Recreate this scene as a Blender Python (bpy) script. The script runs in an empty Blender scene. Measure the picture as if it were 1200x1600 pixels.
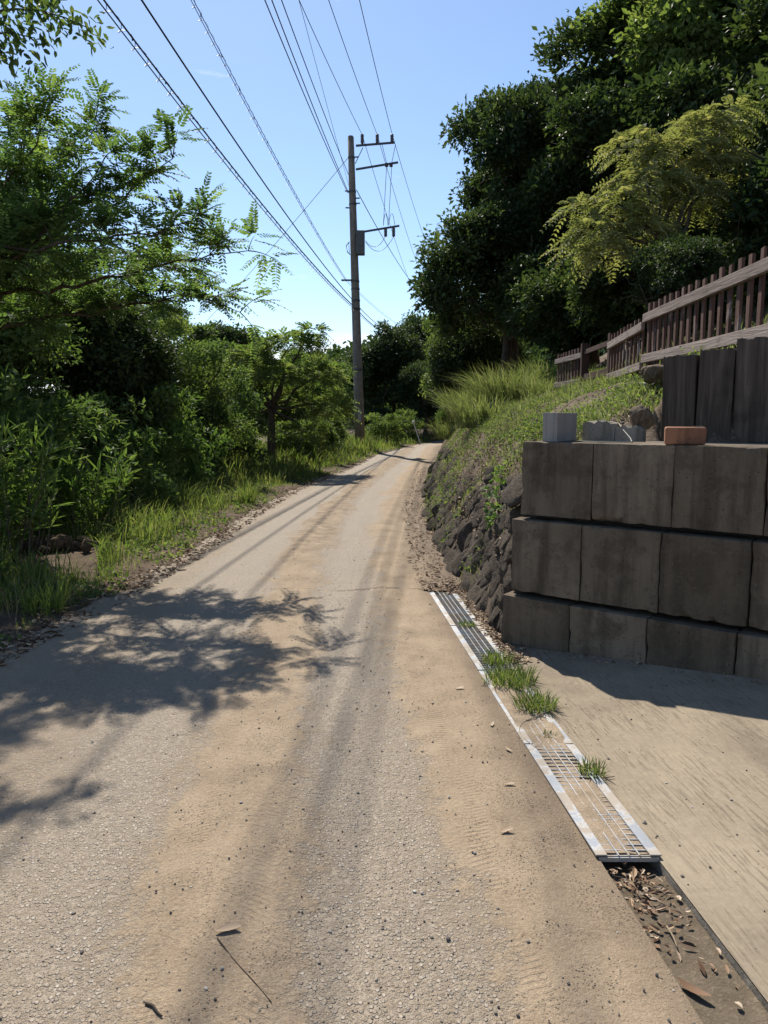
import bpy, math, random
import numpy as np
from mathutils import Vector, Matrix

scene = bpy.context.scene
COL = scene.collection
R = math.radians
rng = np.random.default_rng(7)
random.seed(7)

# ------------------------------------------------------------------ camera
CAMZ, PITCH, FPX = 1.55, R(7.4), 1155.0
cam_d = bpy.data.cameras.new('camera')
cam_d.sensor_fit = 'VERTICAL'; cam_d.sensor_height = 36.0; cam_d.lens = 26.0
cam_d.clip_start = 0.02; cam_d.clip_end = 5000
cam = bpy.data.objects.new('camera', cam_d); COL.objects.link(cam)
cam.location = (0, 0, CAMZ); cam.rotation_euler = (R(90) - PITCH, 0, 0)
scene.camera = cam

# ------------------------------------------------------------------ sky + sun
SUN_EL, SUN_AZ = R(50), R(-17)          # azimuth measured from +Y towards +X
SUNV = Vector((math.sin(SUN_AZ) * math.cos(SUN_EL), math.cos(SUN_AZ) * math.cos(SUN_EL), math.sin(SUN_EL)))
world = bpy.data.worlds.new('World'); scene.world = world; world.use_nodes = True
wn, wl = world.node_tree.nodes, world.node_tree.links
wn.clear()
w_out = wn.new('ShaderNodeOutputWorld'); w_bg = wn.new('ShaderNodeBackground')
sky = wn.new('ShaderNodeTexSky'); sky.sky_type = 'NISHITA'; sky.sun_disc = False
sky.sun_elevation = SUN_EL; sky.sun_rotation = SUN_AZ
sky.air_density = 1.0; sky.dust_density = 0.25; sky.ozone_density = 3.2; sky.altitude = 50
w_bg.inputs['Strength'].default_value = 0.105
# low cumulus lying along the horizon all round
tc = wn.new('ShaderNodeTexCoord'); sep = wn.new('ShaderNodeSeparateXYZ')
wl.new(tc.outputs['Generated'], sep.inputs[0])
mp = wn.new('ShaderNodeMapping'); mp.inputs['Scale'].default_value = (7, 7, 26)
wl.new(tc.outputs['Generated'], mp.inputs[0])
nz = wn.new('ShaderNodeTexNoise'); nz.inputs['Scale'].default_value = 1.0; nz.inputs['Detail'].default_value = 6
nz.inputs['Roughness'].default_value = 0.6
wl.new(mp.outputs[0], nz.inputs[0])
band = wn.new('ShaderNodeMapRange'); band.interpolation_type = 'SMOOTHSTEP'
for k, v in (('From Min', 0.155), ('From Max', 0.03), ('To Min', 0.0), ('To Max', 0.50)):
    band.inputs[k].default_value = v
wl.new(sep.outputs['Z'], band.inputs['Value'])
addn = wn.new('ShaderNodeMath'); addn.operation = 'ADD'
wl.new(nz.outputs['Fac'], addn.inputs[0]); wl.new(band.outputs[0], addn.inputs[1])
cth = wn.new('ShaderNodeMapRange'); cth.interpolation_type = 'SMOOTHSTEP'
for k, v in (('From Min', 0.66), ('From Max', 0.84), ('To Min', 0.0), ('To Max', 0.85)):
    cth.inputs[k].default_value = v
wl.new(addn.outputs[0], cth.inputs['Value'])
mixc = wn.new('ShaderNodeMix'); mixc.data_type = 'RGBA'
wl.new(cth.outputs[0], mixc.inputs['Factor'])
wl.new(sky.outputs[0], mixc.inputs['A']); mixc.inputs['B'].default_value = (7.6, 7.9, 8.3, 1)
wl.new(mixc.outputs['Result'], w_bg.inputs[0]); wl.new(w_bg.outputs[0], w_out.inputs[0])

sun_d = bpy.data.lights.new('sun', 'SUN'); sun_d.energy = 5.0; sun_d.angle = R(0.53)
sun_d.color = (1.0, 0.935, 0.83)
sun = bpy.data.objects.new('sun', sun_d); COL.objects.link(sun)
sun.rotation_euler = SUNV.to_track_quat('Z', 'Y').to_euler()
sun.location = (-10, 40, 60)

vs = scene.view_settings
vs.view_transform = 'Standard'; vs.look = 'None'; vs.exposure = 0.62; vs.gamma = 1.0
vs.use_curve_mapping = False
scene.cycles.max_bounces = 8; scene.cycles.transparent_max_bounces = 8

# ------------------------------------------------------------------ maths helpers
def smooth(a, b, x):
    t = np.clip((np.asarray(x, float) - a) / (b - a), 0, 1); return t * t * (3 - 2 * t)
def _hash(ix, iy, s):
    h = (ix.astype(np.int64) * 374761393 + iy.astype(np.int64) * 668265263 + s * 2147483647) & 0xffffffff
    h = ((h ^ (h >> 13)) * 1274126177) & 0xffffffff
    return ((h ^ (h >> 16)) & 0xffff) / 65535.0
def vnoise(x, y, s=0):
    x = np.asarray(x, float); y = np.asarray(y, float)
    x, y = np.broadcast_arrays(x, y)
    ix, iy = np.floor(x), np.floor(y); fx, fy = x - ix, y - iy
    fx = fx * fx * (3 - 2 * fx); fy = fy * fy * (3 - 2 * fy)
    a = _hash(ix, iy, s); b = _hash(ix + 1, iy, s); c = _hash(ix, iy + 1, s); d = _hash(ix + 1, iy + 1, s)
    return (a + (b - a) * fx) * (1 - fy) + (c + (d - c) * fx) * fy
def fbm(x, y, s=0, o=4):
    t, a, n = 0, 0.5, 0
    for k in range(o):
        t = t + a * (vnoise(x * 2 ** k, y * 2 ** k, s + k * 17) - 0.5); n += a; a *= 0.5
    return t / n * 2
def ray(px, py):
    a, b = (px - 600) / FPX, (py - 800) / FPX
    return np.array((a, math.cos(PITCH) - b * math.sin(PITCH), -(b * math.cos(PITCH) + math.sin(PITCH))))
def at(px, py, Y):
    r = ray(px, py); p = r * (Y / r[1]); return np.array((p[0], p[1], p[2] + CAMZ))
def nrmz(v):
    v = np.asarray(v, float); return v / np.maximum(np.linalg.norm(v, axis=-1, keepdims=True), 1e-9)

# ------------------------------------------------------------------ object helpers
def tag(o, label=None, cat=None, group=None, kind=None):
    for k, v in (('label', label), ('category', cat), ('group', group), ('kind', kind)):
        if v: o[k] = v
    return o
def empty(name, loc=(0, 0, 0), rz=0.0, label=None, cat=None, group=None):
    o = bpy.data.objects.new(name, None); COL.objects.link(o)
    o.location = loc; o.rotation_euler = (0, 0, rz); o.empty_display_size = 0.2
    return tag(o, label, cat, group)
def mesh_np(name, verts, faces, smooth_=False, fattr=None, vattr=None):
    """verts (N,3); faces: (M,k) array or list of arrays / lists."""
    me = bpy.data.meshes.new(name)
    verts = np.asarray(verts, np.float32)
    if isinstance(faces, np.ndarray): faces = [faces]
    groups = []
    for f in faces:
        f = np.asarray(f, np.int32)
        if f.ndim == 1: f = f[None, :]
        if f.size: groups.append(f)
    loops = np.concatenate([g.ravel() for g in groups])
    tot = np.concatenate([np.full(len(g), g.shape[1], np.int32) for g in groups])
    start = np.concatenate([[0], np.cumsum(tot)[:-1]]).astype(np.int32)
    me.vertices.add(len(verts)); me.vertices.foreach_set('co', verts.ravel())
    me.loops.add(len(loops)); me.loops.foreach_set('vertex_index', loops.astype(np.int32))
    me.polygons.add(len(tot)); me.polygons.foreach_set('loop_start', start)
    me.polygons.foreach_set('loop_total', tot)
    me.polygons.foreach_set('use_smooth', np.full(len(tot), bool(smooth_)))
    for dom, dct in (('FACE', fattr), ('POINT', vattr)):
        for k, v in (dct or {}).items():
            a = me.attributes.new(k, 'FLOAT', dom); a.data.foreach_set('value', np.asarray(v, np.float32))
    me.update(calc_edges=True); me.validate(clean_customdata=False)
    return me
def obj(name, me, mat, parent=None, loc=(0, 0, 0), rot=(0, 0, 0), scale=(1, 1, 1)):
    o = bpy.data.objects.new(name, me); COL.objects.link(o)
    if mat and not me.materials: me.materials.append(mat)
    o.location = loc; o.rotation_euler = rot; o.scale = scale
    if parent: o.parent = parent
    return o
def wpart(name, me, mat, parent):
    """part whose mesh is in world coordinates, under an unrotated empty"""
    return obj(name, me, mat, parent, loc=tuple(-Vector(parent.location)))
class MB:
    def __init__(s): s.v = []; s.f = {}; s.n = 0
    def add(s, v, f):
        v = np.asarray(v, float).reshape(-1, 3); s.v.append(v)
        for q in (f if isinstance(f, list) else [f]):
            q = np.asarray(q, int)
            if q.ndim == 1: q = q[None, :]
            s.f.setdefault(q.shape[1], []).append(q + s.n)
        s.n += len(v); return s
    def tube(s, pts, rad, n=8, cap=True):
        pts = np.asarray(pts, float); m = len(pts); rad = np.broadcast_to(np.asarray(rad, float), (m,))
        t = nrmz(np.gradient(pts, axis=0)); up = np.array((0, 0, 1.0))
        if abs(t[0] @ up) > 0.93: up = np.array((1.0, 0.1, 0))
        a = nrmz(np.cross(t, up)); b = np.cross(t, a)
        th = np.linspace(0, 2 * math.pi, n, endpoint=False)
        ring = pts[:, None] + rad[:, None, None] * (a[:, None] * np.cos(th)[None, :, None] + b[:, None] * np.sin(th)[None, :, None])
        i = np.arange(m - 1)[:, None] * n; j = np.arange(n)[None]; k = (j + 1) % n
        q = np.stack([i + j, i + k, i + n + k, i + n + j], -1).reshape(-1, 4)
        fs = [q]
        if cap: fs += [np.arange(n)[::-1], np.arange(n) + (m - 1) * n]
        return s.add(ring.reshape(-1, 3), fs)
    def box(s, c, d, rz=0.0, ax=None, jit=0.0):
        """c centre, d full sizes"""
        g = np.array([(x, y, z) for x in (-.5, .5) for y in (-.5, .5) for z in (-.5, .5)]) * np.asarray(d)
        if jit: g = g + rng.normal(0, jit, g.shape)
        if ax is not None: g = g @ np.asarray(ax)
        elif rz:
            co, si = math.cos(rz), math.sin(rz); g = g @ np.array(((co, si, 0), (-si, co, 0), (0, 0, 1)))
        return s.add(g + np.asarray(c), np.array([(0, 1, 3, 2), (4, 6, 7, 5), (0, 4, 5, 1), (2, 3, 7, 6), (0, 2, 6, 4), (1, 5, 7, 3)]))
    def mesh(s, name, sm=False):
        return mesh_np(name, np.concatenate(s.v), [np.concatenate(q) for q in s.f.values()], sm)
def bevel(o, w=0.006, seg=2):
    m = o.modifiers.new('edge_wear', 'BEVEL'); m.width = w; m.segments = seg; m.limit_method = 'ANGLE'; m.angle_limit = R(35)
    return o
def grid_faces(nr, nc):
    i = np.arange(nr - 1)[:, None] * nc; j = np.arange(nc - 1)[None]
    return np.stack([i + j, i + j + 1, i + nc + j + 1, i + nc + j], -1).reshape(-1, 4)

# ------------------------------------------------------------------ materials
class NT:
    def __init__(s, name):
        s.m = bpy.data.materials.new(name); s.m.use_nodes = True
        s.n = s.m.node_tree.nodes; s.l = s.m.node_tree.links; s.n.clear()
        s.out = s.n.new('ShaderNodeOutputMaterial')
    def node(s, t, **kw):
        nd = s.n.new(t)
        for k, v in kw.items(): setattr(nd, k, v)
        return nd
    def put(s, inp, v):
        if isinstance(v, bpy.types.NodeSocket): s.l.new(v, inp)
        else:
            if inp.type == 'RGBA' and len(v) == 3: v = (*v, 1)
            inp.default_value = v
    def pos(s): return s.node('ShaderNodeNewGeometry').outputs['Position']
    def objco(s): return s.node('ShaderNodeTexCoord').outputs['Object']
    def map(s, v, scale=(1, 1, 1), rot=(0, 0, 0), loc=(0, 0, 0)):
        n = s.node('ShaderNodeMapping'); s.put(n.inputs[0], v)
        n.inputs['Scale'].default_value = scale; n.inputs['Rotation'].default_value = rot; n.inputs['Location'].default_value = loc
        return n.outputs[0]
    def noise(s, v, sc, det=4, rough=.55, dist=0):
        n = s.node('ShaderNodeTexNoise'); s.put(n.inputs['Vector'], v)
        n.inputs['Scale'].default_value = sc; n.inputs['Detail'].default_value = det
        n.inputs['Roughness'].default_value = rough; n.inputs['Distortion'].default_value = dist
        return n.outputs['Fac']
    def voro(s, v, sc, feat='F1', out='Distance', rnd=1.0):
        n = s.node('ShaderNodeTexVoronoi', feature=feat); s.put(n.inputs['Vector'], v)
        n.inputs['Scale'].default_value = sc; n.inputs['Randomness'].default_value = rnd
        return n.outputs[out]
    def attr(s, name): return s.node('ShaderNodeAttribute', attribute_name=name).outputs['Fac']
    def math(s, op, a, b=0.0, clamp=False):
        n = s.node('ShaderNodeMath', operation=op, use_clamp=clamp); s.put(n.inputs[0], a); s.put(n.inputs[1], b); return n.outputs[0]
    def rng(s, v, a, b, c=0.0, d=1.0):
        n = s.node('ShaderNodeMapRange', interpolation_type='SMOOTHSTEP'); s.put(n.inputs['Value'], v)
        for k, q in (('From Min', a), ('From Max', b), ('To Min', c), ('To Max', d)): n.inputs[k].default_value = q
        return n.outputs[0]
    def mix(s, f, a, b, mode='MIX'):
        n = s.node('ShaderNodeMix', data_type='RGBA', blend_type=mode)
        s.put(n.inputs['Factor'], f); s.put(n.inputs['A'], a); s.put(n.inputs['B'], b); return n.outputs['Result']
    def ramp(s, f, stops):
        n = s.node('ShaderNodeValToRGB'); s.put(n.inputs[0], f); e = n.color_ramp.elements
        while len(e) < len(stops): e.new(0.5)
        for i, (p, c) in enumerate(stops): e[i].position = p; e[i].color = (*c, 1)
        return n.outputs[0]
    def bump(s, h, strength=0.5, dist=0.01, normal=None):
        n = s.node('ShaderNodeBump'); s.put(n.inputs['Height'], h)
        n.inputs['Strength'].default_value = strength; n.inputs['Distance'].default_value = dist
        if normal: s.put(n.inputs['Normal'], normal)
        return n.outputs[0]
    def princ(s, col, rough=.85, spec=.3, normal=None, metal=0.0):
        b = s.node('ShaderNodeBsdfPrincipled'); s.put(b.inputs['Base Color'], col); s.put(b.inputs['Roughness'], rough)
        s.put(b.inputs['Specular IOR Level'], spec); s.put(b.inputs['Metallic'], metal)
        if normal: s.put(b.inputs['Normal'], normal)
        return b.outputs[0]
    def done(s, sh): s.l.new(sh, s.out.inputs['Surface']); return s.m

def leaf_mat(name, cols, trans=0.35, rough=.42, spec=.45, tboost=(1.6, 1.75, .8)):
    t = NT(name); r = t.attr('rnd')
    c = t.ramp(r, [(i / (len(cols) - 1), k) for i, k in enumerate(cols)])
    n = t.noise(t.objco(), 0.9, 2)
    c = t.mix(t.rng(n, .3, .7, .0, .45), c, (0.5, 0.6, 0.45), 'MULTIPLY')
    p = t.princ(c, rough + .16, spec * .22)
    tr = t.node('ShaderNodeBsdfTranslucent'); t.put(tr.inputs[0], t.mix(1.0, c, tboost, 'MULTIPLY'))
    ms = t.node('ShaderNodeMixShader'); ms.inputs[0].default_value = trans
    t.l.new(p, ms.inputs[1]); t.l.new(tr.outputs[0], ms.inputs[2])
    return t.done(ms.outputs[0])

M = {}
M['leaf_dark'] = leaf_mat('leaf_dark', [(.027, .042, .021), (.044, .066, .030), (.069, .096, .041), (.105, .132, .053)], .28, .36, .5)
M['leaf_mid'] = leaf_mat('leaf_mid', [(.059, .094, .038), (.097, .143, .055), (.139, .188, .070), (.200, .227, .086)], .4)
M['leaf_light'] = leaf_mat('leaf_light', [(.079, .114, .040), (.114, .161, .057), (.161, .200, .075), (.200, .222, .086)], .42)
M['leaf_gold'] = leaf_mat('leaf_gold', [(.16, .175, .08), (.24, .255, .115), (.32, .325, .16), (.37, .34, .18)], .36, .45, .4, (1.35, 1.4, .65))
M['leaf_pinnate'] = leaf_mat('leaf_pinnate', [(.062, .105, .048), (.098, .154, .062), (.140, .201, .077), (.210, .263, .096)], .48, .4, .5)
M['leaf_shrub'] = leaf_mat('leaf_shrub', [(.045, .090, .026), (.090, .143, .045), (.135, .194, .060), (.164, .209, .075)], .35, .4, .5)
M['grass'] = leaf_mat('grass', [(.081, .115, .037), (.121, .167, .053), (.161, .201, .069), (.299, .276, .149)], .45, .5, .35, (1.4, 1.5, .7))
M['grass_tall'] = leaf_mat('grass_tall', [(.088, .116, .046), (.127, .160, .066), (.182, .204, .094), (.308, .303, .187)], .42, .45, .4, (1.35, 1.4, .75))
M['far_leaf'] = leaf_mat('far_leaf', [(.036, .060, .030), (.054, .084, .038), (.072, .102, .042), (.090, .108, .048)], .25, .6, .2)

def litter_mat():
    t = NT('dry_leaf'); c = t.ramp(t.attr('rnd'), [(0, (.06, .032, .018)), (.35, (.16, .09, .05)), (.7, (.30, .20, .12)), (1, (.45, .36, .26))])
    return t.done(t.princ(c, .7, .3))
M['dry_leaf'] = litter_mat()

def bark_mat(name, a, b):
    t = NT(name); p = t.map(t.objco(), (6, 6, 1.3)); n = t.noise(p, 3, 6, .7, .6)
    return t.done(t.princ(t.ramp(n, [(.3, a), (.7, b)]), .9, .2, t.bump(n, .7, .03)))
M['bark'] = bark_mat('bark', (.035, .026, .02), (.12, .095, .07))
M['bark_pale'] = bark_mat('bark_pale', (.06, .05, .04), (.19, .16, .125))

def road_mat():
    t = NT('road_surface'); P = t.pos(); r = t.attr('from_edge')
    warp = t.noise(t.map(P, (1, .35, 1)), 1.6, 4, .6); w2 = t.noise(P, 9, 5, .65)
    rr = t.math('ADD', r, t.math('MULTIPLY', t.math('SUBTRACT', warp, .5), .8))
    rr = t.math('ADD', rr, t.math('MULTIPLY', t.math('SUBTRACT', w2, .5), .5))
    f = t.node('ShaderNodeFloatCurve'); cm = f.mapping.curves[0]
    # amount of loose earth over r = 0..3.5 m from the right-hand edge
    pts = [(0, .92), (.11, .85), (.18, .36), (.26, .30), (.31, .70), (.40, .78), (.47, .34), (.60, .33), (.68, .52), (.76, .45), (.84, .62), (1, .66)]
    cm.points[0].location = pts[0]; cm.points[1].location = pts[-1]
    for q in pts[1:-1]: cm.points.new(*q)
    f.mapping.update(); t.put(f.inputs['Value'], t.math('DIVIDE', rr, 3.5, True))
    dirt = f.outputs[0]
    fine = t.noise(P, 38, 5, .7)
    dm = t.rng(t.math('ADD', dirt, t.math('MULTIPLY', t.math('SUBTRACT', fine, .5), 1.1)), .22, .86)
    # asphalt aggregate: two sizes of chippings in a dusty binder
    v1 = t.voro(P, 66); v1c = t.voro(P, 66, out='Color'); v2 = t.voro(P, 150); v2c = t.voro(P, 150, out='Color')
    s1 = t.rng(v1, .52, .30); s2 = t.rng(v2, .5, .3)
    hue1 = t.node('ShaderNodeSeparateColor'); t.put(hue1.inputs[0], v1c)
    hue2 = t.node('ShaderNodeSeparateColor'); t.put(hue2.inputs[0], v2c)
    st1 = t.ramp(hue1.outputs[0], [(0, (.10, .092, .084)), (.35, (.19, .167, .143)), (.7, (.29, .25, .205)), (1, (.40, .36, .31))])
    st2 = t.ramp(hue2.outputs[0], [(0, (.15, .132, .112)), (.6, (.25, .215, .175)), (1, (.35, .31, .26))])
    dust = t.mix(t.noise(P, 3.2, 5, .6), (.20, .165, .125), (.29, .235, .17))
    sel = t.rng(hue1.outputs[1], .35, .5)
    base = t.mix(s2, dust, st2)
    base = t.mix(t.math('MULTIPLY', s1, sel), base, st1)
    dust_amt = t.rng(t.noise(t.map(P, (1, .5, 1)), 2.1, 4, .6), .3, .75, .14, .5)
    base = t.mix(dust_amt, base, (.29, .225, .155))
    # earth
    e1 = t.noise(P, 2.4, 6, .65); e2 = t.noise(P, 60, 4, .7)
    earth = t.ramp(e1, [(.25, (.17, .124, .081)), (.5, (.28, .209, .138)), (.75, (.35, .27, .185))])
    earth = t.mix(t.rng(e2, .35, .7, 0, .35), earth, (.43, .345, .24))
    brown = t.rng(r, .25, -.15, 0, .75)
    earth = t.mix(brown, earth, (.12, .088, .062))
    grit = t.math('MULTIPLY', t.rng(t.voro(P, 95), .3, .18), t.rng(t.noise(P, 5, 3), .45, .6))
    earth = t.mix(grit, earth, (.13, .10, .072))
    col = t.mix(dm, base, earth)
    # tyre tread prints in the soft earth
    tread = None
    for r0, half, sc, ang in ((1.18, .06, 44, .45), (1.44, .05, 52, -.35), (.42, .055, 44, -.4), (2.5, .06, 40, .4)):
        c0 = t.math('ADD', r, t.math('MULTIPLY', t.math('SUBTRACT', t.noise(t.map(P, (.02, .35, 1)), 1.4, 1), .5), .5))
        d = t.math('ABSOLUTE', t.math('SUBTRACT', c0, r0))
        mk = t.rng(d, half, half - .02)
        wv = t.node('ShaderNodeTexWave', wave_type='BANDS', bands_direction='Y', wave_profile='SIN')
        t.put(wv.inputs['Vector'], t.map(P, rot=(0, 0, ang))); wv.inputs['Scale'].default_value = sc / 3.14
        wv.inputs['Distortion'].default_value = 2.6; wv.inputs['Detail'].default_value = 2
        q = t.math('MULTIPLY', mk, t.rng(wv.outputs['Fac'], .35, .75, -.6, .5))
        tread = q if tread is None else t.math('ADD', tread, q)
    tread = t.math('MULTIPLY', t.math('MULTIPLY', tread, dm), t.rng(t.noise(P, 2.3, 3), .42, .58))
    # faint lengthwise drag marks
    drag = t.noise(t.map(P, (26, 1.1, 1)), 1.0, 5, .6)
    hs = t.math('MAXIMUM', t.math('MULTIPLY', t.math('MULTIPLY', s1, sel), 1.0), t.math('MULTIPLY', s2, .5))
    e3 = t.noise(P, 170, 3, .7); he = t.math('ADD', t.math('ADD', t.math('MULTIPLY', e2, .9), t.math('MULTIPLY', e3, .5)), t.math('MULTIPLY', drag, .8))
    he = t.math('ADD', he, t.math('MULTIPLY', tread, .26)); he = t.math('ADD', he, t.math('MULTIPLY', grit, .6))
    inv = t.math('SUBTRACT', 1.0, dm)
    h = t.math('ADD', t.math('MULTIPLY', hs, inv), t.math('MULTIPLY', he, dm))
    rough = t.mix(dm, (.62, .62, .62), (.95, .95, .95))
    sy = t.node('ShaderNodeSeparateXYZ'); t.put(sy.inputs[0], P)
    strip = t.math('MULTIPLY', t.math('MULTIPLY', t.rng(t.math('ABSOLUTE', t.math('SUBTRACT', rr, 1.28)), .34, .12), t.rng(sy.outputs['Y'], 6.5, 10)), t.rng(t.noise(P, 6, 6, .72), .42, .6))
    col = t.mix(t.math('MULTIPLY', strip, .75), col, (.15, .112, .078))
    grain = t.noise(P, 210, 2, .8); col = t.mix(t.rng(grain, .58, .36, 0, .34), col, (.12, .088, .06))
    col = t.mix(t.rng(t.voro(P, 120), .22, .10, 0, .5), col, (.48, .41, .32))
    clod = t.math('MULTIPLY', t.rng(t.noise(P, 22, 5, .75), .56, .68), t.math('MULTIPLY', dm, t.rng(t.noise(t.map(P, (1.4, .6, 1)), 2.6, 3), .45, .62)))
    col = t.mix(t.math('MULTIPLY', clod, .6), col, (.12, .085, .057))
    return t.done(t.princ(col, rough, .25, t.bump(h, .85, .008)))
M['road'] = road_mat()

def soil_mat(name, cols, sc=4.0, bump=.8):
    t = NT(name); P = t.pos(); n = t.noise(P, sc, 8, .68); f = t.noise(P, sc * 11, 4, .7)
    c = t.ramp(n, [(.25 + .5 * i / (len(cols) - 1), k) for i, k in enumerate(cols)])
    c = t.mix(t.rng(f, .5, .75, 0, .5), c, tuple(min(1, x * 1.8) for x in cols[-1]))
    h = t.math('ADD', n, t.math('MULTIPLY', f, .35))
    return t.done(t.princ(c, .95, .15, t.bump(h, bump, .05)))
M['soil'] = soil_mat('soil', [(.04, .028, .018), (.085, .06, .04), (.15, .11, .075)])
M['forest_floor'] = soil_mat('forest_floor', [(.02, .018, .011), (.045, .038, .02), (.055, .06, .024)])
M['bank'] = soil_mat('bank_soil', [(.05, .036, .025), (.11, .08, .056), (.20, .155, .115)], 3.2, 1.0)
M['silt'] = soil_mat('silt', [(.075, .056, .038), (.115, .09, .062), (.15, .12, .086)], 5, .5)
M['sand_fill'] = soil_mat('sand_fill', [(.17, .13, .09), (.26, .20, .14), (.34, .27, .19)], 9, .4)
M['hill'] = soil_mat('hill_ground', [(.03, .04, .018), (.05, .06, .025), (.06, .07, .03)], .05)

def driveway_mat():
    t = NT('brushed_concrete'); P = t.pos()
    w = t.map(P, rot=(0, 0, R(-6)))
    dn = t.noise(P, 7, 3)
    wv = t.noise(t.map(w, (92, 6, 1)), 1.0, 4, .6, .6)
    g2 = t.noise(t.map(w, (150, 7, 1)), 1.0, 2, .5)
    big = t.noise(P, 1.3, 6, .62); f = t.noise(P, 45, 4, .7)
    col = t.ramp(big, [(.28, (.165, .132, .096)), (.5, (.235, .19, .135)), (.72, (.30, .245, .172))])
    col = t.mix(t.rng(f, .4, .7, 0, .28), col, (.36, .30, .225))
    dusty = t.rng(t.noise(t.map(P, loc=(3, 1, 0)), 1.9, 5, .6), .42, .62)
    groove = t.rng(wv, .50, .30)
    col = t.mix(t.math('MULTIPLY', groove, t.math('SUBTRACT', .42, t.math('MULTIPLY', dusty, .30))), col, (.085, .066, .048))
    pit = t.math('MULTIPLY', t.rng(t.voro(P, 15), .10, .05), t.rng(t.noise(P, 3, 3), .45, .6))
    col = t.mix(t.math('MULTIPLY', pit, .7), col, (.07, .055, .04))
    h = t.math('ADD', t.math('MULTIPLY', t.math('SUBTRACT', 1.0, groove), t.math('SUBTRACT', 1.2, dusty)), t.math('MULTIPLY', g2, .4))
    h = t.math('ADD', h, t.math('MULTIPLY', f, .35))
    stain = t.rng(t.noise(t.map(P, loc=(7, 3, 0)), .9, 7, .7), .5, .7, 0, .45); col = t.mix(stain, col, (.13, .105, .078))
    return t.done(t.princ(col, .92, .2, t.bump(h, .6, .005)))
M['driveway'] = driveway_mat()

def concrete_mat(name, a, b, stain, island=False):
    t = NT(name); P = t.objco()
    if island:
        rr = t.node('ShaderNodeObjectInfo').outputs['Random']
        off = t.node('ShaderNodeCombineXYZ'); t.put(off.inputs[0], t.math('MULTIPLY', rr, 31.0)); t.put(off.inputs[1], t.math('MULTIPLY', rr, 17.0))
        va = t.node('ShaderNodeVectorMath', operation='ADD'); t.put(va.inputs[0], P); t.put(va.inputs[1], off.outputs[0]); P = va.outputs[0]
    n = t.noise(P, 1.7, 7, .66); f = t.noise(P, 40, 4, .7)
    col = t.ramp(n, [(.25, a), (.75, b)])
    if island: col = t.mix(t.rng(rr, 0, 1, 0, .65), col, tuple(x * .62 for x in a))
    run = t.noise(t.map(P, (9, 9, .9)), 1.0, 5, .6)
    col = t.mix(t.rng(run, .42, .68, 0, .8), col, stain)
    blot = t.noise(P, 4.2, 7, .72); col = t.mix(t.rng(blot, .48, .62, 0, .55), col, stain)
    sp = t.noise(P, 13, 6, .75)
    col = t.mix(t.rng(sp, .55, .72, 0, .55), col, tuple(x * .7 for x in stain))
    col = t.mix(t.rng(f, .55, .75, 0, .3), col, b)
    pits = t.rng(t.voro(P, 34), .16, .06)
    col = t.mix(t.math('MULTIPLY', pits, t.rng(n, .4, .6)), col, tuple(x * .4 for x in stain))
    h = t.math('SUBTRACT', t.math('ADD', t.math('MULTIPLY', f, .4), t.math('MULTIPLY', sp, .5)), t.math('MULTIPLY', pits, .5))
    return t.done(t.princ(col, .92, .2, t.bump(h, .8, .009)))
M['block'] = concrete_mat('block_concrete', (.115, .088, .06), (.24, .19, .136), (.055, .042, .029), True)
M['block_core'] = concrete_mat('block_joint', (.03, .028, .026), (.05, .045, .04), (.02, .018, .016))
M['cmu'] = concrete_mat('cinder_concrete', (.26, .243, .22), (.32, .30, .275), (.24, .222, .2))
M['kerb'] = concrete_mat('kerb_concrete', (.20, .175, .14), (.33, .29, .235), (.11, .095, .07))
M['pole'] = concrete_mat('pole_concrete', (.21, .18, .15), (.30, .26, .215), (.15, .125, .10))

def rock_mat():
    t = NT('lava_rock'); P = t.objco(); oi = t.node('ShaderNodeObjectInfo').outputs['Random']
    n = t.noise(P, 5, 8, .7); f = t.noise(P, 26, 6, .75); v = t.voro(P, 17)
    c = t.ramp(n, [(.25, (.075, .062, .05)), (.5, (.165, .137, .11)), (.75, (.28, .235, .19))])
    c = t.mix(t.rng(oi, .3, 1, 0, .4), c, (.10, .082, .066))
    c = t.mix(t.rng(f, .55, .75, 0, .5), c, (.19, .17, .145))
    h = t.math('ADD', t.math('MULTIPLY', n, .8), t.math('ADD', t.math('MULTIPLY', f, .6), t.math('MULTIPLY', v, -.5)))
    up = t.node('ShaderNodeSeparateXYZ'); t.put(up.inputs[0], t.node('ShaderNodeNewGeometry').outputs['Normal'])
    dusty = t.math('MULTIPLY', t.rng(up.outputs['Z'], .35, .95), t.rng(t.noise(t.pos(), 7, 5, .7), .4, .65, .1, .8))
    c = t.mix(dusty, c, (.17, .135, .10))
    return t.done(t.princ(c, .95, .15, t.bump(h, 1.0, .08)))
M['rock'] = rock_mat()
M['rock_brown'] = concrete_mat('rock_brown', (.12, .09, .06), (.22, .17, .115), (.07, .05, .035))

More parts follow.
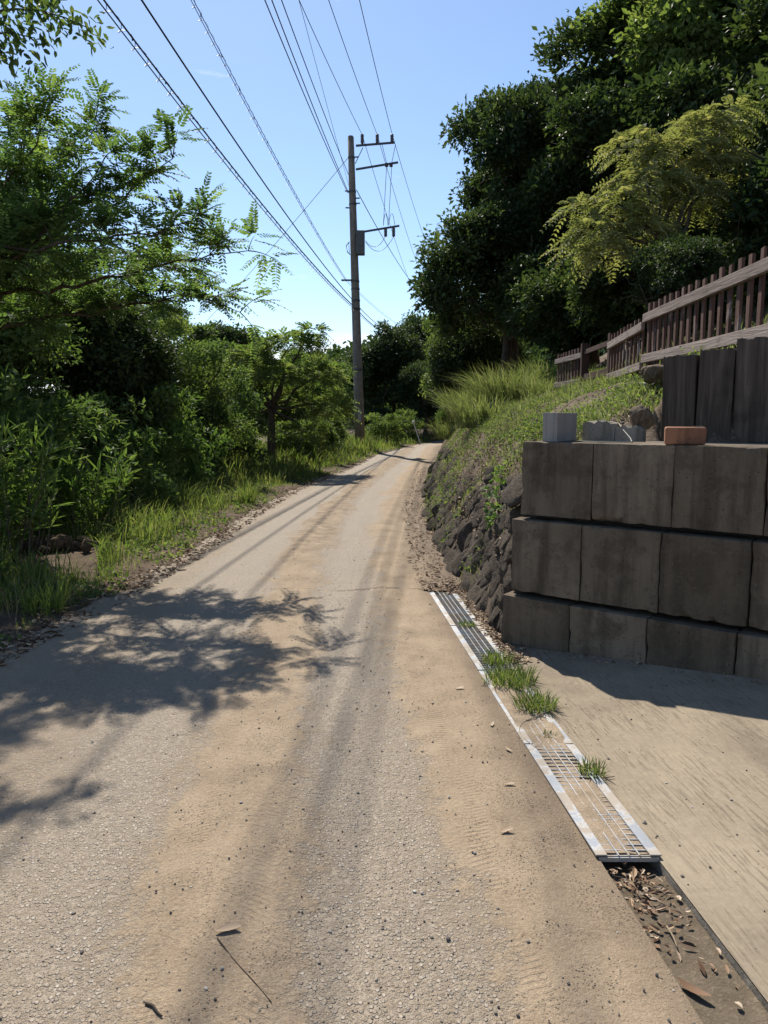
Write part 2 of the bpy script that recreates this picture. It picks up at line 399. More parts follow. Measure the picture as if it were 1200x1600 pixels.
def wood_mat(name, a, b, c2, sc=1.0, axis=2, fleck=None):
    t = NT(name); P = t.objco(); oi = t.node('ShaderNodeObjectInfo').outputs['Random']
    loc = t.node('ShaderNodeCombineXYZ'); t.put(loc.inputs[0], t.math('MULTIPLY', oi, 37.0)); t.put(loc.inputs[1], t.math('MULTIPLY', oi, 11.0))
    va = t.node('ShaderNodeVectorMath', operation='ADD'); t.put(va.inputs[0], P); t.put(va.inputs[1], loc.outputs[0]); P = va.outputs[0]
    s = [34 * sc] * 3; s[axis] = 1.6 * sc
    g = t.noise(t.map(P, tuple(s)), 1.0, 6, .65, .8); n = t.noise(P, 3.5, 5, .6)
    col = t.ramp(g, [(.25, a), (.5, b), (.78, c2)])
    col = t.mix(t.rng(oi, 0, 1, 0, .4), col, a)
    if fleck:
        pk = t.rng(t.noise(t.map(P, (9, 9, 2.5)), 1.0, 6, .7), .52, .66)
        col = t.mix(t.math('MULTIPLY', pk, t.rng(oi, .25, .8)), col, fleck)
    col = t.mix(t.rng(n, .5, .75, 0, .5), col, tuple(x * .55 for x in a))
    return t.done(t.princ(col, .85, .2, t.bump(g, 1.0, .012)))
M['sleeper'] = wood_mat('sleeper_wood', (.03, .023, .018), (.085, .067, .052), (.17, .138, .11), .8)
M['picket'] = wood_mat('picket_wood', (.06, .03, .022), (.112, .06, .045), (.16, .095, .073), 1.0, 2, (.36, .33, .31))
M['rail'] = wood_mat('rail_wood', (.15, .115, .098), (.25, .20, .172), (.335, .28, .245), 1.0, 0)
M['post'] = wood_mat('post_wood', (.035, .018, .013), (.065, .034, .025), (.10, .055, .04), 1.0, 2)

def simple(name, col, rough=.6, metal=0.0, sc=20, var=.35, bump=.15, spec=.4):
    t = NT(name); P = t.objco(); n = t.noise(P, sc, 5, .65)
    c = t.mix(t.rng(n, .3, .75, 0, var), col, tuple(x * .45 for x in col))
    return t.done(t.princ(c, rough, spec, t.bump(n, bump, .004), metal))
def galv_mat():
    t = NT('galvanised_steel'); P = t.pos(); n = t.noise(P, 9, 5, .7); f = t.noise(P, 60, 3)
    c = t.mix(n, (.27, .285, .305), (.42, .44, .465))
    d = t.rng(t.noise(P, 6.5, 5, .7), .43, .57)
    c = t.mix(t.math('MULTIPLY', d, .75), c, (.33, .265, .185))
    r = t.mix(d, (.42, .42, .42), (.9, .9, .9)); m = t.math('SUBTRACT', .55, t.math('MULTIPLY', d, .5))
    return t.done(t.princ(c, r, .5, t.bump(f, .15, .003), m))
M['galv'] = galv_mat()
M['steel'] = simple('weathered_steel', (.10, .10, .105), .55, .5)
M['cable'] = simple('cable_black', (.022, .023, .026), .55, 0, 8, .2, 0)
M['cable_grey'] = simple('cable_grey', (.10, .105, .11), .5, .2, 8, .2, 0)
M['porcelain'] = simple('insulator_brown', (.085, .05, .04), .3, 0, 10, .2, .05, .5)
M['ceramic'] = simple('insulator_white', (.55, .55, .54), .35, 0, 10, .2, .05, .5)
M['cabinet'] = simple('cabinet_grey', (.12, .12, .11), .55, .1, 14)
M['brick'] = concrete_mat('brick_clay', (.25, .11, .06), (.35, .18, .105), (.15, .07, .042))
M['rope'] = simple('rope', (.27, .26, .23), .9, 0, 60)
M['twig'] = simple('twig', (.30, .23, .15), .9, 0, 40)
M['twig_dark'] = simple('twig_dark', (.05, .035, .025), .9, 0, 40)
M['white_paint'] = simple('white_paint', (.62, .61, .57), .6, 0, 12)
M['plate'] = simple('plate_pale', (.42, .41, .39), .6, 0, 12)
def pebble_mat():
    t = NT('pebble'); c = t.ramp(t.attr('rnd'), [(0, (.05, .045, .042)), (.4, (.12, .105, .09)), (.75, (.24, .205, .165)), (1, (.42, .39, .35))])
    return t.done(t.princ(c, .9, .25, t.bump(t.noise(t.pos(), 300, 2), .3, .002)))
M['pebble'] = pebble_mat()

# ================================================================== terrain functions
_ys = np.arange(-12, 70, 0.25)
def curve_of(pts, sig=3):
    p = np.array(pts, float); v = np.interp(_ys, p[:, 0], p[:, 1])
    k = np.exp(-0.5 * (np.arange(-9, 10) / sig) ** 2); k /= k.sum()
    vv = np.convolve(np.pad(v, 9, mode='edge'), k, 'valid'); vv[:3] = v[:3]; vv[-3:] = v[-3:]
    return lambda y: np.interp(y, _ys, vv)
def xcl(y): return 0.41 + (6.42 - np.asarray(y, float)) * 0.0875      # drain channel, left lip
CW = 0.208
def xcr(y): return xcl(y) + CW
_xr = curve_of([(6.0, .43), (7.5, .405), (12, .42), (16, .66), (20, 1.04), (30, 2.0), (38, 2.65), (44, 4.2), (50, 6.5), (60, 12)])
def xr(y): return np.where(np.asarray(y) < 6.45, xcl(y), _xr(y))
xb = curve_of([(4.9, .85), (6.3, .75), (9.4, .62), (12, .68), (16, .9), (20, 1.25), (30, 2.2), (40, 3.1), (46, 5), (52, 7.6), (62, 13)], 2)
xl = curve_of([(-12, -4.2), (-6, -3.6), (0, -3.0), (3, -2.65), (4.84, -2.39), (5.97, -2.2), (7.9, -2.08), (11.55, -2.0), (15.7, -1.77), (21, -1.1), (29.2, -.25), (39.3, 1.7), (45, 3.2), (52, 6), (62, 11.5)])

P0 = np.array((0.92, 4.95)); WU = np.array((.789, -.614)); WN = np.array((.614, .789))   # block wall: left end, run, inward normal
_pd = np.array([-.3, 0, .06, .33, .58, .8, 1.15, 1.6, 2.5, 3.5, 6, 10, 20, 40, 70])
_pz = np.array([-.3, -.02, .13, .58, .92, 1.2, 1.42, 1.62, 2.0, 2.3, 3.4, 5.8, 12.5, 25, 40])
def bank_xy(d, y):
    w = np.exp(-np.maximum(y - 5.35, 0) / 1.6)
    dx, dy = 1 + (WU[0] - 1) * w, WU[1] * w
    far = smooth(30, 46, y); dx, dy = dx, dy - far * 0.25
    return xb(y) + d * dx, y + d * dy
def bank_z(d, y):
    x, yy = bank_xy(d, y)
    s = (x - P0[0]) * WN[0] + (yy - P0[1]) * WN[1]; du = (x - P0[0]) * WU[0] + (yy - P0[1]) * WU[1]
    p = np.interp(d, _pd, _pz)
    p = p + (fbm(x * 1.3, yy * 1.3, 5) * .16 + fbm(x * 5, yy * 5, 9, 3) * .045) * smooth(.05, .5, d)
    right = smooth(.58, .64, du)
    T = 1.31 + (1 - right) * .42 * np.clip(s - .62, 0, 1.2) + right * .60 * smooth(.93, 1.02, s)
    wgt = (1 - smooth(1.3, 2.6, s)) * smooth(.02, .2, du)
    tgt = np.where(s < 1.0, T, np.maximum(T, p))
    return p + (tgt - p) * wgt
def bank_pt(d, y):
    x, yy = bank_xy(d, y); return np.stack(np.broadcast_arrays(x, yy, bank_z(d, y)), -1)
def ground_z(x, y):
    x = np.asarray(x, float); y = np.asarray(y, float)
    dl = xl(y) - x + fbm(x * 2.2, y * 2.2, 31, 3) * .16
    z = np.interp(dl, [-1.2, -.3, 0, .14, .5, 1.6, 4, 10, 60, 300], [-.4, -.05, -.012, .014, .045, .09, .06, -.2, -1.5, -3])
    z = z + (fbm(x * .9, y * .9, 3) * .05 + fbm(x * 6, y * 6, 4, 3) * .018) * smooth(.05, .6, dl)
    return z
def any_z(x, y):
    d = float(x - xb(y))
    return float(bank_z(d, float(y))) if d > 0.3 and y > 6 else float(ground_z(x, y))

# ================================================================== the setting
def nonuni(stops):
    out = []
    for (a, b, st) in stops: out.append(np.arange(a, b, st))
    return np.concatenate(out + [np.array([stops[-1][1]])])
# ground sheet
gx = nonuni([(-1600, -200, 140), (-200, -40, 16), (-40, -12, 2), (-12, -5, .35), (-5, -.4, .075), (-.4, 6, .4), (6, 40, 4), (40, 200, 20), (200, 1600, 140)])
gy = nonuni([(-1600, -200, 140), (-200, -12, 12), (-12, 2, .5), (2, 14, .09), (14, 45, .3), (45, 70, 1.2), (70, 300, 12), (300, 2200, 140)])
X, Y = np.meshgrid(gx, gy); Z = ground_z(X, Y)
Z = np.where(Y > 62, np.minimum(Z, -.4), Z)
ground = obj('ground', mesh_np('ground', np.stack([X, Y, Z], -1).reshape(-1, 3), grid_faces(len(gy), len(gx)), True), M['soil'])
tag(ground, kind='structure')

# road
ry = nonuni([(-10, 1, .3), (1, 6, .03), (6, 10, .05), (10, 20, .12), (20, 64, .4)])
nc = 130; fr = np.linspace(0, 1, nc)[None]
L = xl(ry)[:, None] - .45; Rr = np.where(ry < 6.46, xcl(ry), xb(ry) + .35)[:, None]
X = L + (Rr - L) * fr; Y = np.broadcast_to(ry[:, None], X.shape)
r_ = xr(ry)[:, None] - X
earth = np.interp(r_, [-.5, 0, .45, .62, .95, 1.1, 1.38, 1.6, 2.2, 2.5, 3.5], [.05, .010, .022, .002, 0, .016, .018, .001, 0, .012, .02])
earth = earth * (1 + .7 * fbm(X * 1.5, Y * .8, 11)) + fbm(X * 7, Y * 5, 12, 3) * .006 * smooth(0.0, .01, earth)
earth = earth + fbm(X * 18, Y * 14, 15, 2) * .0035 * smooth(.004, .012, earth)
ruts = fbm(X * 11 + Y * .35, Y * .9, 18, 4) * .007 + fbm(X * 26 - Y * .4, Y * 2.2, 19, 3) * .0035
earth = earth + ruts * smooth(.003, .014, earth) + np.abs(fbm(X * 16, Y * 13, 20, 3)) * .010 * smooth(.75, .25, r_) * smooth(.47, .6, vnoise(X * 3, Y * 2, 23))
earth = earth * smooth(-.0, .12, np.where(Y < 6.46, r_, 1))
earth = np.where(r_ < 0, earth * smooth(6.5, 8.0, Y), earth)
Z = earth - .12 * smooth(0, 1, (L + .3 - X) / .3)
road = obj('road', mesh_np('road', np.stack([X, Y, Z], -1).reshape(-1, 3), grid_faces(len(ry), nc), True, vattr={'from_edge': r_.ravel()}), M['road'])
tag(road, kind='structure')
def road_z(x, y):
    i = int(np.clip(np.searchsorted(ry, y), 0, len(ry) - 1)); f = (x - L[i, 0]) / (Rr[i, 0] - L[i, 0])
    return float(Z_road[i, int(np.clip(round(f * (nc - 1)), 0, nc - 1))])
Z_road = Z

# driveway of brushed concrete
dy_ = nonuni([(-8, .8, .4), (.8, 6.5, .06)]); nd = 80
fr = (np.linspace(0, 1, nd) ** 1.7)[None]
L2 = xcr(dy_)[:, None]; X = L2 + 9 * fr; Y = np.broadcast_to(dy_[:, None], X.shape)
def drive_z(x, y):
    b = np.maximum(x - xcr(y), 0); return .082 * np.minimum(b, 4) * smooth(0, .6, b) + fbm(x * 1.1, y * 1.1, 41, 3) * .012 * smooth(0, .3, b)
drive = obj('driveway', mesh_np('driveway', np.stack([X, Y, drive_z(X, Y)], -1).reshape(-1, 3), grid_faces(len(dy_), nd), True), M['driveway'])
tag(drive, kind='structure')

# right-hand bank and hillside
by = nonuni([(5.35, 9, .06), (9, 16, .12), (16, 34, .35), (34, 66, 1.2)])
bd = nonuni([(-.12, 1.4, .05), (1.4, 4, .14), (4, 12, .6), (12, 70, 3)])
BD, BY = np.meshgrid(bd, by)
bank = obj('bank', mesh_np('bank', bank_pt(BD, BY).reshape(-1, 3), grid_faces(len(by), len(bd)), True), M['bank'])
tag(bank, kind='structure')

# distant wooded hill
hx = np.arange(-260, 330, 9.0); hy = np.arange(95, 420, 9.0)
HX, HY = np.meshgrid(hx, hy)
def hill_z(x, y):
    ridge = np.interp(x, [-260, -120, -60, -25, 0, 30, 90, 330], [-2, 2, 7, 13, 20, 30, 46, 60])
    return ridge * smooth(95, 200, y) * (1 - .3 * smooth(230, 420, y)) - 4 + fbm(x * .02, y * .02, 51) * 4
hill = obj('hill', mesh_np('hill', np.stack([HX, HY, hill_z(HX, HY)], -1).reshape(-1, 3), grid_faces(len(hy), len(hx)), True), M['hill'])
tag(hill, kind='structure')

# drain channel: concrete trough under the gratings, open in the foreground
cy = np.arange(-8, 6.47, .06)
prof = [(0, -.004), (.004, -.17), (CW - .004, -.17), (CW, -.004)]
V = np.array([[(float(xcl(y)) + a, y, z) for a, z in prof] for y in cy])
ch = obj('drain_channel', mesh_np('drain_channel', V.reshape(-1, 3), grid_faces(len(cy), 4)), M['kerb']); tag(ch, kind='structure')
nb = 14; fr = np.linspace(.012, .988, nb)[None]
X = xcl(cy)[:, None] + CW * fr; Y = np.broadcast_to(cy[:, None], X.shape)
lvl = np.interp(Y, [-8, 1.6, 2.2, 2.42, 2.5, 2.9, 3.3, 3.6, 4.3, 4.45, 5, 6.5], [-.036, -.034, -.036, -.05, -.07, -.07, -.07, -.07, -.08, -.11, -.13, -.12])
Z = lvl + fbm(X * 9, Y * 9, 61, 4) * .010 + fbm(X * 30, Y * 30, 62, 2) * .003
Z = Z + .012 * (np.abs(fr - .5) * 2) ** 2 * (lvl < -.03)
silt = obj('channel_silt', mesh_np('channel_silt', np.stack([X, Y, np.minimum(Z, np.where(lvl > -.03, -.0015, 9))], -1).reshape(-1, 3), grid_faces(len(cy), nb), True), M['silt'])
tag(silt, 'grey brown silt lying along the bottom of the drain channel', 'silt', kind='stuff')

fy_ = np.arange(2.45, 4.42, .03); fr = np.linspace(.03, .97, 30)[None]
X = xcl(fy_)[:, None] + CW * fr; Y = np.broadcast_to(fy_[:, None], X.shape)
Z = np.interp(Y, [2.45, 2.6, 2.9, 3.2, 3.4, 4.1, 4.25, 4.4], [.0085, .0105, .007, .003, .0055, .006, -.004, -.06]) + fbm(X * 14, Y * 6, 65, 4) * .0075 + fbm(X * 40, Y * 40, 66, 2) * .0015
sand = obj('grating_sand', mesh_np('grating_sand', np.stack([X, Y, Z], -1).reshape(-1, 3), grid_faces(len(fy_), 30), True), M['sand_fill'])
tag(sand, 'sandy earth filling the two nearest gratings', 'sand', kind='stuff')

# ================================================================== leaf, grass and branch builders
def leaf_cards(pos, axis, nrm, L, W, oval=False, fold=.18, rnd=None):
    pos = np.asarray(pos, float); N = len(pos)
    a = nrmz(axis); s = nrmz(np.cross(a, nrm)); n = np.cross(s, a)
    L = np.broadcast_to(L, (N,))[:, None]; W = np.broadcast_to(W, (N,))[:, None]
    if oval:
        f = n * W * fold
        v = np.stack([pos, pos + a * L * .3 + s * W * .5 + f, pos + a * L * .72 + s * W * .42 + f, pos + a * L - n * L * .05,
                      pos + a * L * .72 - s * W * .42 + f, pos + a * L * .3 - s * W * .5 + f], 1)
        q = np.array([(0, 1, 2, 3), (0, 3, 4, 5)])
    else:
        f = n * W * fold
        v = np.stack([pos, pos + a * L * .48 + s * W * .5 + f, pos + a * L, pos + a * L * .48 - s * W * .5 + f], 1)
        q = np.array([(0, 1, 2), (0, 2, 3)])
    k = v.shape[1]
    faces = (q[None] + (np.arange(N) * k)[:, None, None]).reshape(-1, q.shape[1])
    r = rng.random(N) if rnd is None else rnd
    return v.reshape(-1, 3), faces, np.repeat(r, 2)
def join_cards(name, items):
    vs, fs, rs, n = [], {}, {}, 0
    for v, f, r in items:
        vs.append(v); fs.setdefault(f.shape[1], []).append(f + n); rs.setdefault(f.shape[1], []).append(r); n += len(v)
    return mesh_np(name, np.concatenate(vs), [np.concatenate(q) for q in fs.values()],
                   fattr={'rnd': np.concatenate([np.concatenate(q) for q in rs.values()])})
def fronds(base, axis, up, flen, pairs, ll, lw, droop=.25, rnd=None):
    """pinnate leaves: leaflets in opposite pairs along a drooping midrib"""
    base = np.asarray(base, float); F = len(base); a = nrmz(axis); s = nrmz(np.cross(a, up)); u = np.cross(s, a)
    flen = np.broadcast_to(flen, (F,)); t = np.linspace(.16, 1, pairs)
    P = base[:, None] + a[:, None] * (flen[:, None] * t)[..., None] + np.array((0, 0, -1.0)) * (flen[:, None] * droop * t ** 2)[..., None]
    A = nrmz(a[:, None] + np.array((0, 0, -1.0)) * (2 * droop * t)[None, :, None])
    out_p, out_a, out_n = [], [], []
    for sg in (-1, 1):
        out_p.append(P); out_a.append(A * .42 + sg * s[:, None] * .9 - u[:, None] * .12); out_n.append(np.broadcast_to(u[:, None], P.shape))
    pos = np.stack(out_p, 2).reshape(-1, 3); ax = np.stack(out_a, 2).reshape(-1, 3); nn = np.stack(out_n, 2).reshape(-1, 3)
    tap = np.stack([1 - .45 * t ** 2 - .25 * (1 - t) ** 2] * 2, 1).ravel()
    tap = np.tile(tap, F)
    nn = nn + rng.normal(0, .22, nn.shape); ax = ax + rng.normal(0, .1, ax.shape)
    r = np.repeat(rng.random(F) if rnd is None else rnd, pairs * 2); r = np.clip(r + rng.normal(0, .12, len(r)), 0, 1)
    return leaf_cards(pos, ax, nn, ll * tap, lw * tap, True, .12, r), P
def blades(base, H, lean, width, rnd=None, curl=1.0, segs=3):
    base = np.asarray(base, float); N = len(base); H = np.broadcast_to(H, (N,)); width = np.broadcast_to(width, (N,))
    th = rng.random(N) * 2 * math.pi; d = np.stack([np.cos(th), np.sin(th), 0 * th], -1)
    lean = np.asarray(lean, float)
    if lean.ndim == 1 and lean.shape == (3,): d = nrmz(d + lean)
    elif lean.ndim == 2: d = nrmz(d * .8 + lean)
    d[:, 2] = 0
    s = np.stack([-d[:, 1], d[:, 0], 0 * th], -1); s = nrmz(s + rng.normal(0, .3, s.shape))
    b = (.25 + .75 * rng.random(N)) * curl
    rows = []
    for k in range(segs):
        t = k / segs; c = base + d * (H * b * .75 * t ** 1.8)[:, None] + np.array((0, 0, 1.0)) * (H * (t - .36 * b * t ** 2.4))[:, None]
        w = (width * (1 - .55 * t) * .5)[:, None]; rows += [c - s * w, c + s * w]
    t = 1.0; rows.append(base + d * (H * b * .75)[:, None] + np.array((0, 0, 1.0)) * (H * (1 - .36 * b))[:, None])
    v = np.stack(rows, 1); k = v.shape[1]; off = (np.arange(N) * k)[:, None, None]
    q4 = np.array([(2 * i, 2 * i + 1, 2 * i + 3, 2 * i + 2) for i in range(segs - 1)]); q3 = np.array([(k - 3, k - 2, k - 1)])
    r = rng.random(N) if rnd is None else rnd
    return v.reshape(-1, 3), (q4[None] + off).reshape(-1, 4), (q3[None] + off).reshape(-1, 3), np.repeat(r, segs - 1), r
def blades_mesh(name, parts):
    vs, f4, f3, r4, r3, n = [], [], [], [], [], 0
    for v, a, b, c, d in parts:
        vs.append(v); f4.append(a + n); f3.append(b + n); r4.append(c); r3.append(d); n += len(v)
    return mesh_np(name, np.concatenate(vs), [np.concatenate(f4), np.concatenate(f3)], fattr={'rnd': np.concatenate(r4 + r3)})
def rand_dirs(n, zmin=-1.0):
    z = rng.uniform(zmin, 1, n); th = rng.random(n) * 2 * math.pi; r = np.sqrt(1 - z * z)
    return np.stack([r * np.cos(th), r * np.sin(th), z], -1)
def crown_mesh(name, nlobes, nclump, per, ll, lw, lobe_r=(.30, .46), spread=.075, zmin=-.55, flat=1.0, crad=(.38, .78)):
    """unit crown (radius about 1): leaf clumps on the shells of many overlapping lobes"""
    c = rand_dirs(nlobes, zmin) * rng.uniform(*crad, nlobes)[:, None]; c[:, 2] *= flat
    c = np.concatenate([c, rng.normal(0, .18, (max(2, nlobes // 6), 3))])
    lr = rng.uniform(*lobe_r, len(c))
    li = rng.integers(0, len(c), nlobes * nclump)
    dd = rand_dirs(len(li), -.75)
    out = nrmz(c[li] + 1e-4)
    dd = nrmz(dd + out * .55 + np.array((0, 0, .25)))
    cl = c[li] + dd * (lr[li] * rng.uniform(.62, 1.06, len(li)))[:, None]
    tone = np.clip(rng.normal(.45, .2, len(c)), 0, 1)[li]
    n = len(li) * per
    ci = np.repeat(np.arange(len(li)), per)
    pos = cl[ci] + np.clip(rng.normal(0, spread, (n, 3)), -1.6 * spread, 1.6 * spread) * np.array((1, 1, .7))
    ax = dd[ci] * .6 + rng.normal(0, .6, (n, 3)) + np.array((0, 0, -.15))
    nn = dd[ci] * .5 + np.array((0, 0, .8)) + rng.normal(0, .45, (n, 3))
    sz = np.clip(rng.lognormal(-.1, .3, n), .45, 1.7)
    rr = np.clip(tone[ci] + rng.normal(0, .2, n), 0, 1)
    return join_cards(name, [leaf_cards(pos, ax, nn, ll * sz, lw * sz, False, .2, rr)])
def limb_pts(a, b, n=6, sag=0.0, wob=.05):
    a = np.asarray(a, float); b = np.asarray(b, float); t = np.linspace(0, 1, n)[:, None]
    p = a + (b - a) * t; ln = np.linalg.norm(b - a)
    w = rng.normal(0, wob * ln, (n, 3)); w[0] = 0; w[-1] *= .5
    p = p + w; p[:, 2] += sag * ln * np.sin(t[:, 0] * math.pi); return p
def trunk_mesh(h, cz, rx, rz, r0, nl=7, lean=(0, 0)):
    """tapered trunk from the ground into a crown centred at height cz, with limbs and forks"""
    mb = MB(); top = np.array((lean[0] * .3, lean[1] * .3, cz + rz * .45))
    p = limb_pts((0, 0, -.25), top, 9, 0, .018); rad = np.linspace(r0, r0 * .25, 9); rad[0] *= 1.35
    mb.tube(p, rad, 10)
    for k in range(nl):
        t = rng.uniform(.35, .95); i = t * 8; q = p[int(i)] * (1 - i % 1) + p[min(8, int(i) + 1)] * (i % 1)
        th = k * 2.4 + rng.uniform(-.4, .4); e = np.array((math.cos(th) * rx * .72, math.sin(th) * rx * .72, cz + rz * rng.uniform(-.3, .55)))
        lp = limb_pts(q, e, 6, .06, .04); r1 = r0 * (1 - t * .7) * .55
        mb.tube(lp, np.linspace(r1, r1 * .25, 6), 6)
        for _ in range(2):
            j = rng.integers(2, 5); e2 = lp[j] + rng.normal(0, .35, 3) * np.array((rx, rx, rz))
            mb.tube(limb_pts(lp[j], e2, 4, .03, .05), np.linspace(r1 * .45, r1 * .12, 4), 5)
    return mb.mesh('trunk', True)
CROWN = {
    'dense_a': crown_mesh('crown_a', 26, 60, 30, .062, .032),
    'dense_b': crown_mesh('crown_b', 32, 52, 30, .058, .030, (.24, .42)),
    'dense_c': crown_mesh('crown_c', 20, 76, 30, .062, .031, (.32, .5)),
    'fine_a': crown_mesh('crown_fine_a', 44, 34, 28, .054, .025, (.12, .32), .07, crad=(.35, 1.0)),
    'fine_b': crown_mesh('crown_fine_b', 52, 28, 28, .052, .023, (.10, .28), .07, -.7, crad=(.3, 1.05)),
}
CROWN['shrub_a'] = crown_mesh('crown_shrub_a', 26, 20, 14, .14, .058, (.14, .36), .10, -.6, crad=(.3, 1.05))
CROWN['shrub_b'] = crown_mesh('crown_shrub_b', 34, 16, 14, .12, .046, (.12, .3), .10, -.7, crad=(.3, 1.1))
def tree(name, label, x, y, cz, rad, crown, mat, r0=.16, rz=0.0, group=None, bark='bark', gz=None, cat='tree', lean=(0, 0), nl=7, tw=None):
    gz = any_z(x, y) if gz is None else gz
    t = empty(name, (x, y, gz), 0, label, cat, group)
    cr = obj('crown', CROWN[crown], None, t, (lean[0], lean[1], cz - gz), (rng.normal(0, .06), rng.normal(0, .06), rz), rad)
    cr.data = CROWN[crown]
    if not cr.material_slots: cr.data.materials.append(M[mat])
    cr.material_slots[0].link = 'OBJECT'; cr.material_slots[0].material = M[mat]
    obj('trunk', trunk_mesh(0, cz - gz, rad[0], rad[2], r0, nl, lean), M[bark], t)
    return t

# ================================================================== concrete block retaining wall
WROT = math.atan2(WU[1], WU[0])
def wall_pt(d, s, z): p = P0 + WU * d + WN * s; return (float(p[0]), float(p[1]), float(z))
wall = empty('retaining_wall', (*P0, 0), 0, 'dark stained concrete block retaining wall beside the driveway', 'wall')
def grid_box(name, d, cuts, fn):
    """box cut into a fine grid whose points are moved by fn(unit position, real position) -> offset"""
    import bmesh
    bm = bmesh.new(); bmesh.ops.create_cube(bm, size=1.0); bmesh.ops.subdivide_edges(bm, edges=bm.edges[:], cuts=cuts, use_grid_fill=True)
    bm.verts.index_update(); u = np.array([v.co for v in bm.verts]); f = np.array([[q.index for q in g.verts] for g in bm.faces]); bm.free()
    p = u * np.asarray(d); return mesh_np(name, p + fn(u, p), f, False)
def worn(seed, amp, chip):
    def fn(u, p):
        o = np.stack([fbm(p[:, 1] * 9 + seed + p[:, 2] * 3, p[:, 2] * 9 + p[:, 0] * 4, seed + k, 4) * amp for k in range(3)], -1)
        edge = np.sort(np.abs(u), axis=1)[:, 1]                      # near an edge when two coordinates are near .5
        c = smooth(.44, .5, edge) * np.maximum(0, fbm(p[:, 0] * 13 + seed, p[:, 2] * 13 + p[:, 1] * 17, seed + 9, 3)) * chip
        return o - np.sign(u) * c[:, None] * (np.abs(u) > .4)
    return fn
def block_mesh(w, h, dp):
    return grid_box('concrete_block', (w, dp, h), 13, worn(int(rng.integers(1, 900)), .0025, .016))
blk = {}
for h in (.49, .487, .52): blk[h] = [block_mesh(.493, h, .44) for _ in range(3)]
for k, (z0, h) in enumerate(((.893, .487), (.372, .49), (-.18, .52))):
    st = .042 * k
    for i in range(7):
        me = blk[h][(i + k) % 3]
        c = wall_pt(.2465 + i * .4962 - st, .22 - st + rng.normal(0, .003), z0 + h / 2)
        o = obj('concrete_block', me, M['block'], wall, tuple(Vector(c) - wall.location), (0, 0, WROT + rng.normal(0, .003)))
        bevel(o, .005, 2)
mb = MB(); A3 = np.array(((*WU, 0), (*WN, 0), (0, 0, 1)))
mb.box(wall_pt(1.77, .27, .6), (3.40, .30, 1.44), ax=A3)
wpart('joint_fill', mb.mesh('joint_fill'), M['block_core'], wall)
mb = MB(); mb.box(wall_pt(1.78, .685, 1.305), (3.42, .47, .132), ax=A3); bevel(wpart('wall_cap', mb.mesh('wall_cap'), M['kerb'], wall), .01)
# sleepers standing on the wall cap
sl = empty('sleeper_wall', wall_pt(.62, .93, 1.37), 0, 'row of upright dark railway sleepers on top of the block wall', 'timber wall')
dpos = .62
for i, (w, zt) in enumerate(((.218, 1.965), (.222, 1.995), (.228, 2.06), (.225, 2.03), (.22, 2.05), (.225, 2.0), (.22, 2.04), (.22, 2.0))):
    hh = zt - 1.372; sd = 31 * i + 5
    def crack(u, p, sd=sd):
        n = fbm(p[:, 0] * 55 + sd, p[:, 2] * 2.2, sd, 4); o = np.zeros_like(p); o[:, 1] = -np.sign(u[:, 1]) * np.maximum(0, n) * .012 * (np.abs(u[:, 1]) > .45)
        o[:, 2] = (u[:, 2] > .45) * n * .02; o[:, 0] = fbm(p[:, 2] * 6 + sd, p[:, 1] * 9, sd + 2, 3) * .004; return o
    o = obj('sleeper', grid_box('sleeper', (w, .14, hh), 22, crack), M['sleeper'], sl, tuple(Vector(wall_pt(dpos + w / 2, .985 + rng.normal(0, .012), (zt + 1.372) / 2)) - sl.location), (0, rng.normal(0, .008), WROT + rng.normal(0, .02)))
    bevel(o, .008); dpos += w + .012

# hollow cinder block
cb = empty('cinder_block', wall_pt(.17, .06, 1.381), R(57), 'grey hollow cinder block on the left corner of the block wall', 'block')
mb = MB(); T, LN, HH = .10, .39, .19; web = .03
xs = [-.0, .115, .1375, .2525, .275, .39]
for x0, x1 in ((0, .035), (.1215, .1465), (.2435, .2685), (.355, .39)): mb.box(((x0 + x1) / 2, 0, HH / 2), (x1 - x0, T - .05, HH))
mb.box((LN / 2, -T / 2 + .0125, HH / 2), (LN, .025, HH)); mb.box((LN / 2, T / 2 - .0125, HH / 2), (LN, .025, HH))
bevel(obj('block_body', mb.mesh('block_body'), M['cmu'], cb), .003)
mb = MB(); mb.box((LN / 2, 0, .02), (LN - .07, T - .052, .035)); obj('hollow_floor', mb.mesh('hollow_floor'), M['block_core'], cb)
# clay brick
bk = empty('brick', wall_pt(1.02, .085, 1.381), WROT + R(22), 'orange clay brick lying on the edge of the block wall', 'brick')
mb = MB(); mb.box((0, 0, .052), (.225, .095, .103), jit=.0015); bevel(obj('brick_body', mb.mesh('brick_body'), M['brick'], bk), .013, 4)
mb = MB(); mb.box((.07, .012, .1065), (.05, .03, .007), .3, jit=.002); mb.box((.088, -.012, .1055), (.02, .02, .005), .8, jit=.002); obj('mortar_crumb', mb.mesh('mortar_crumb'), M['kerb'], bk)
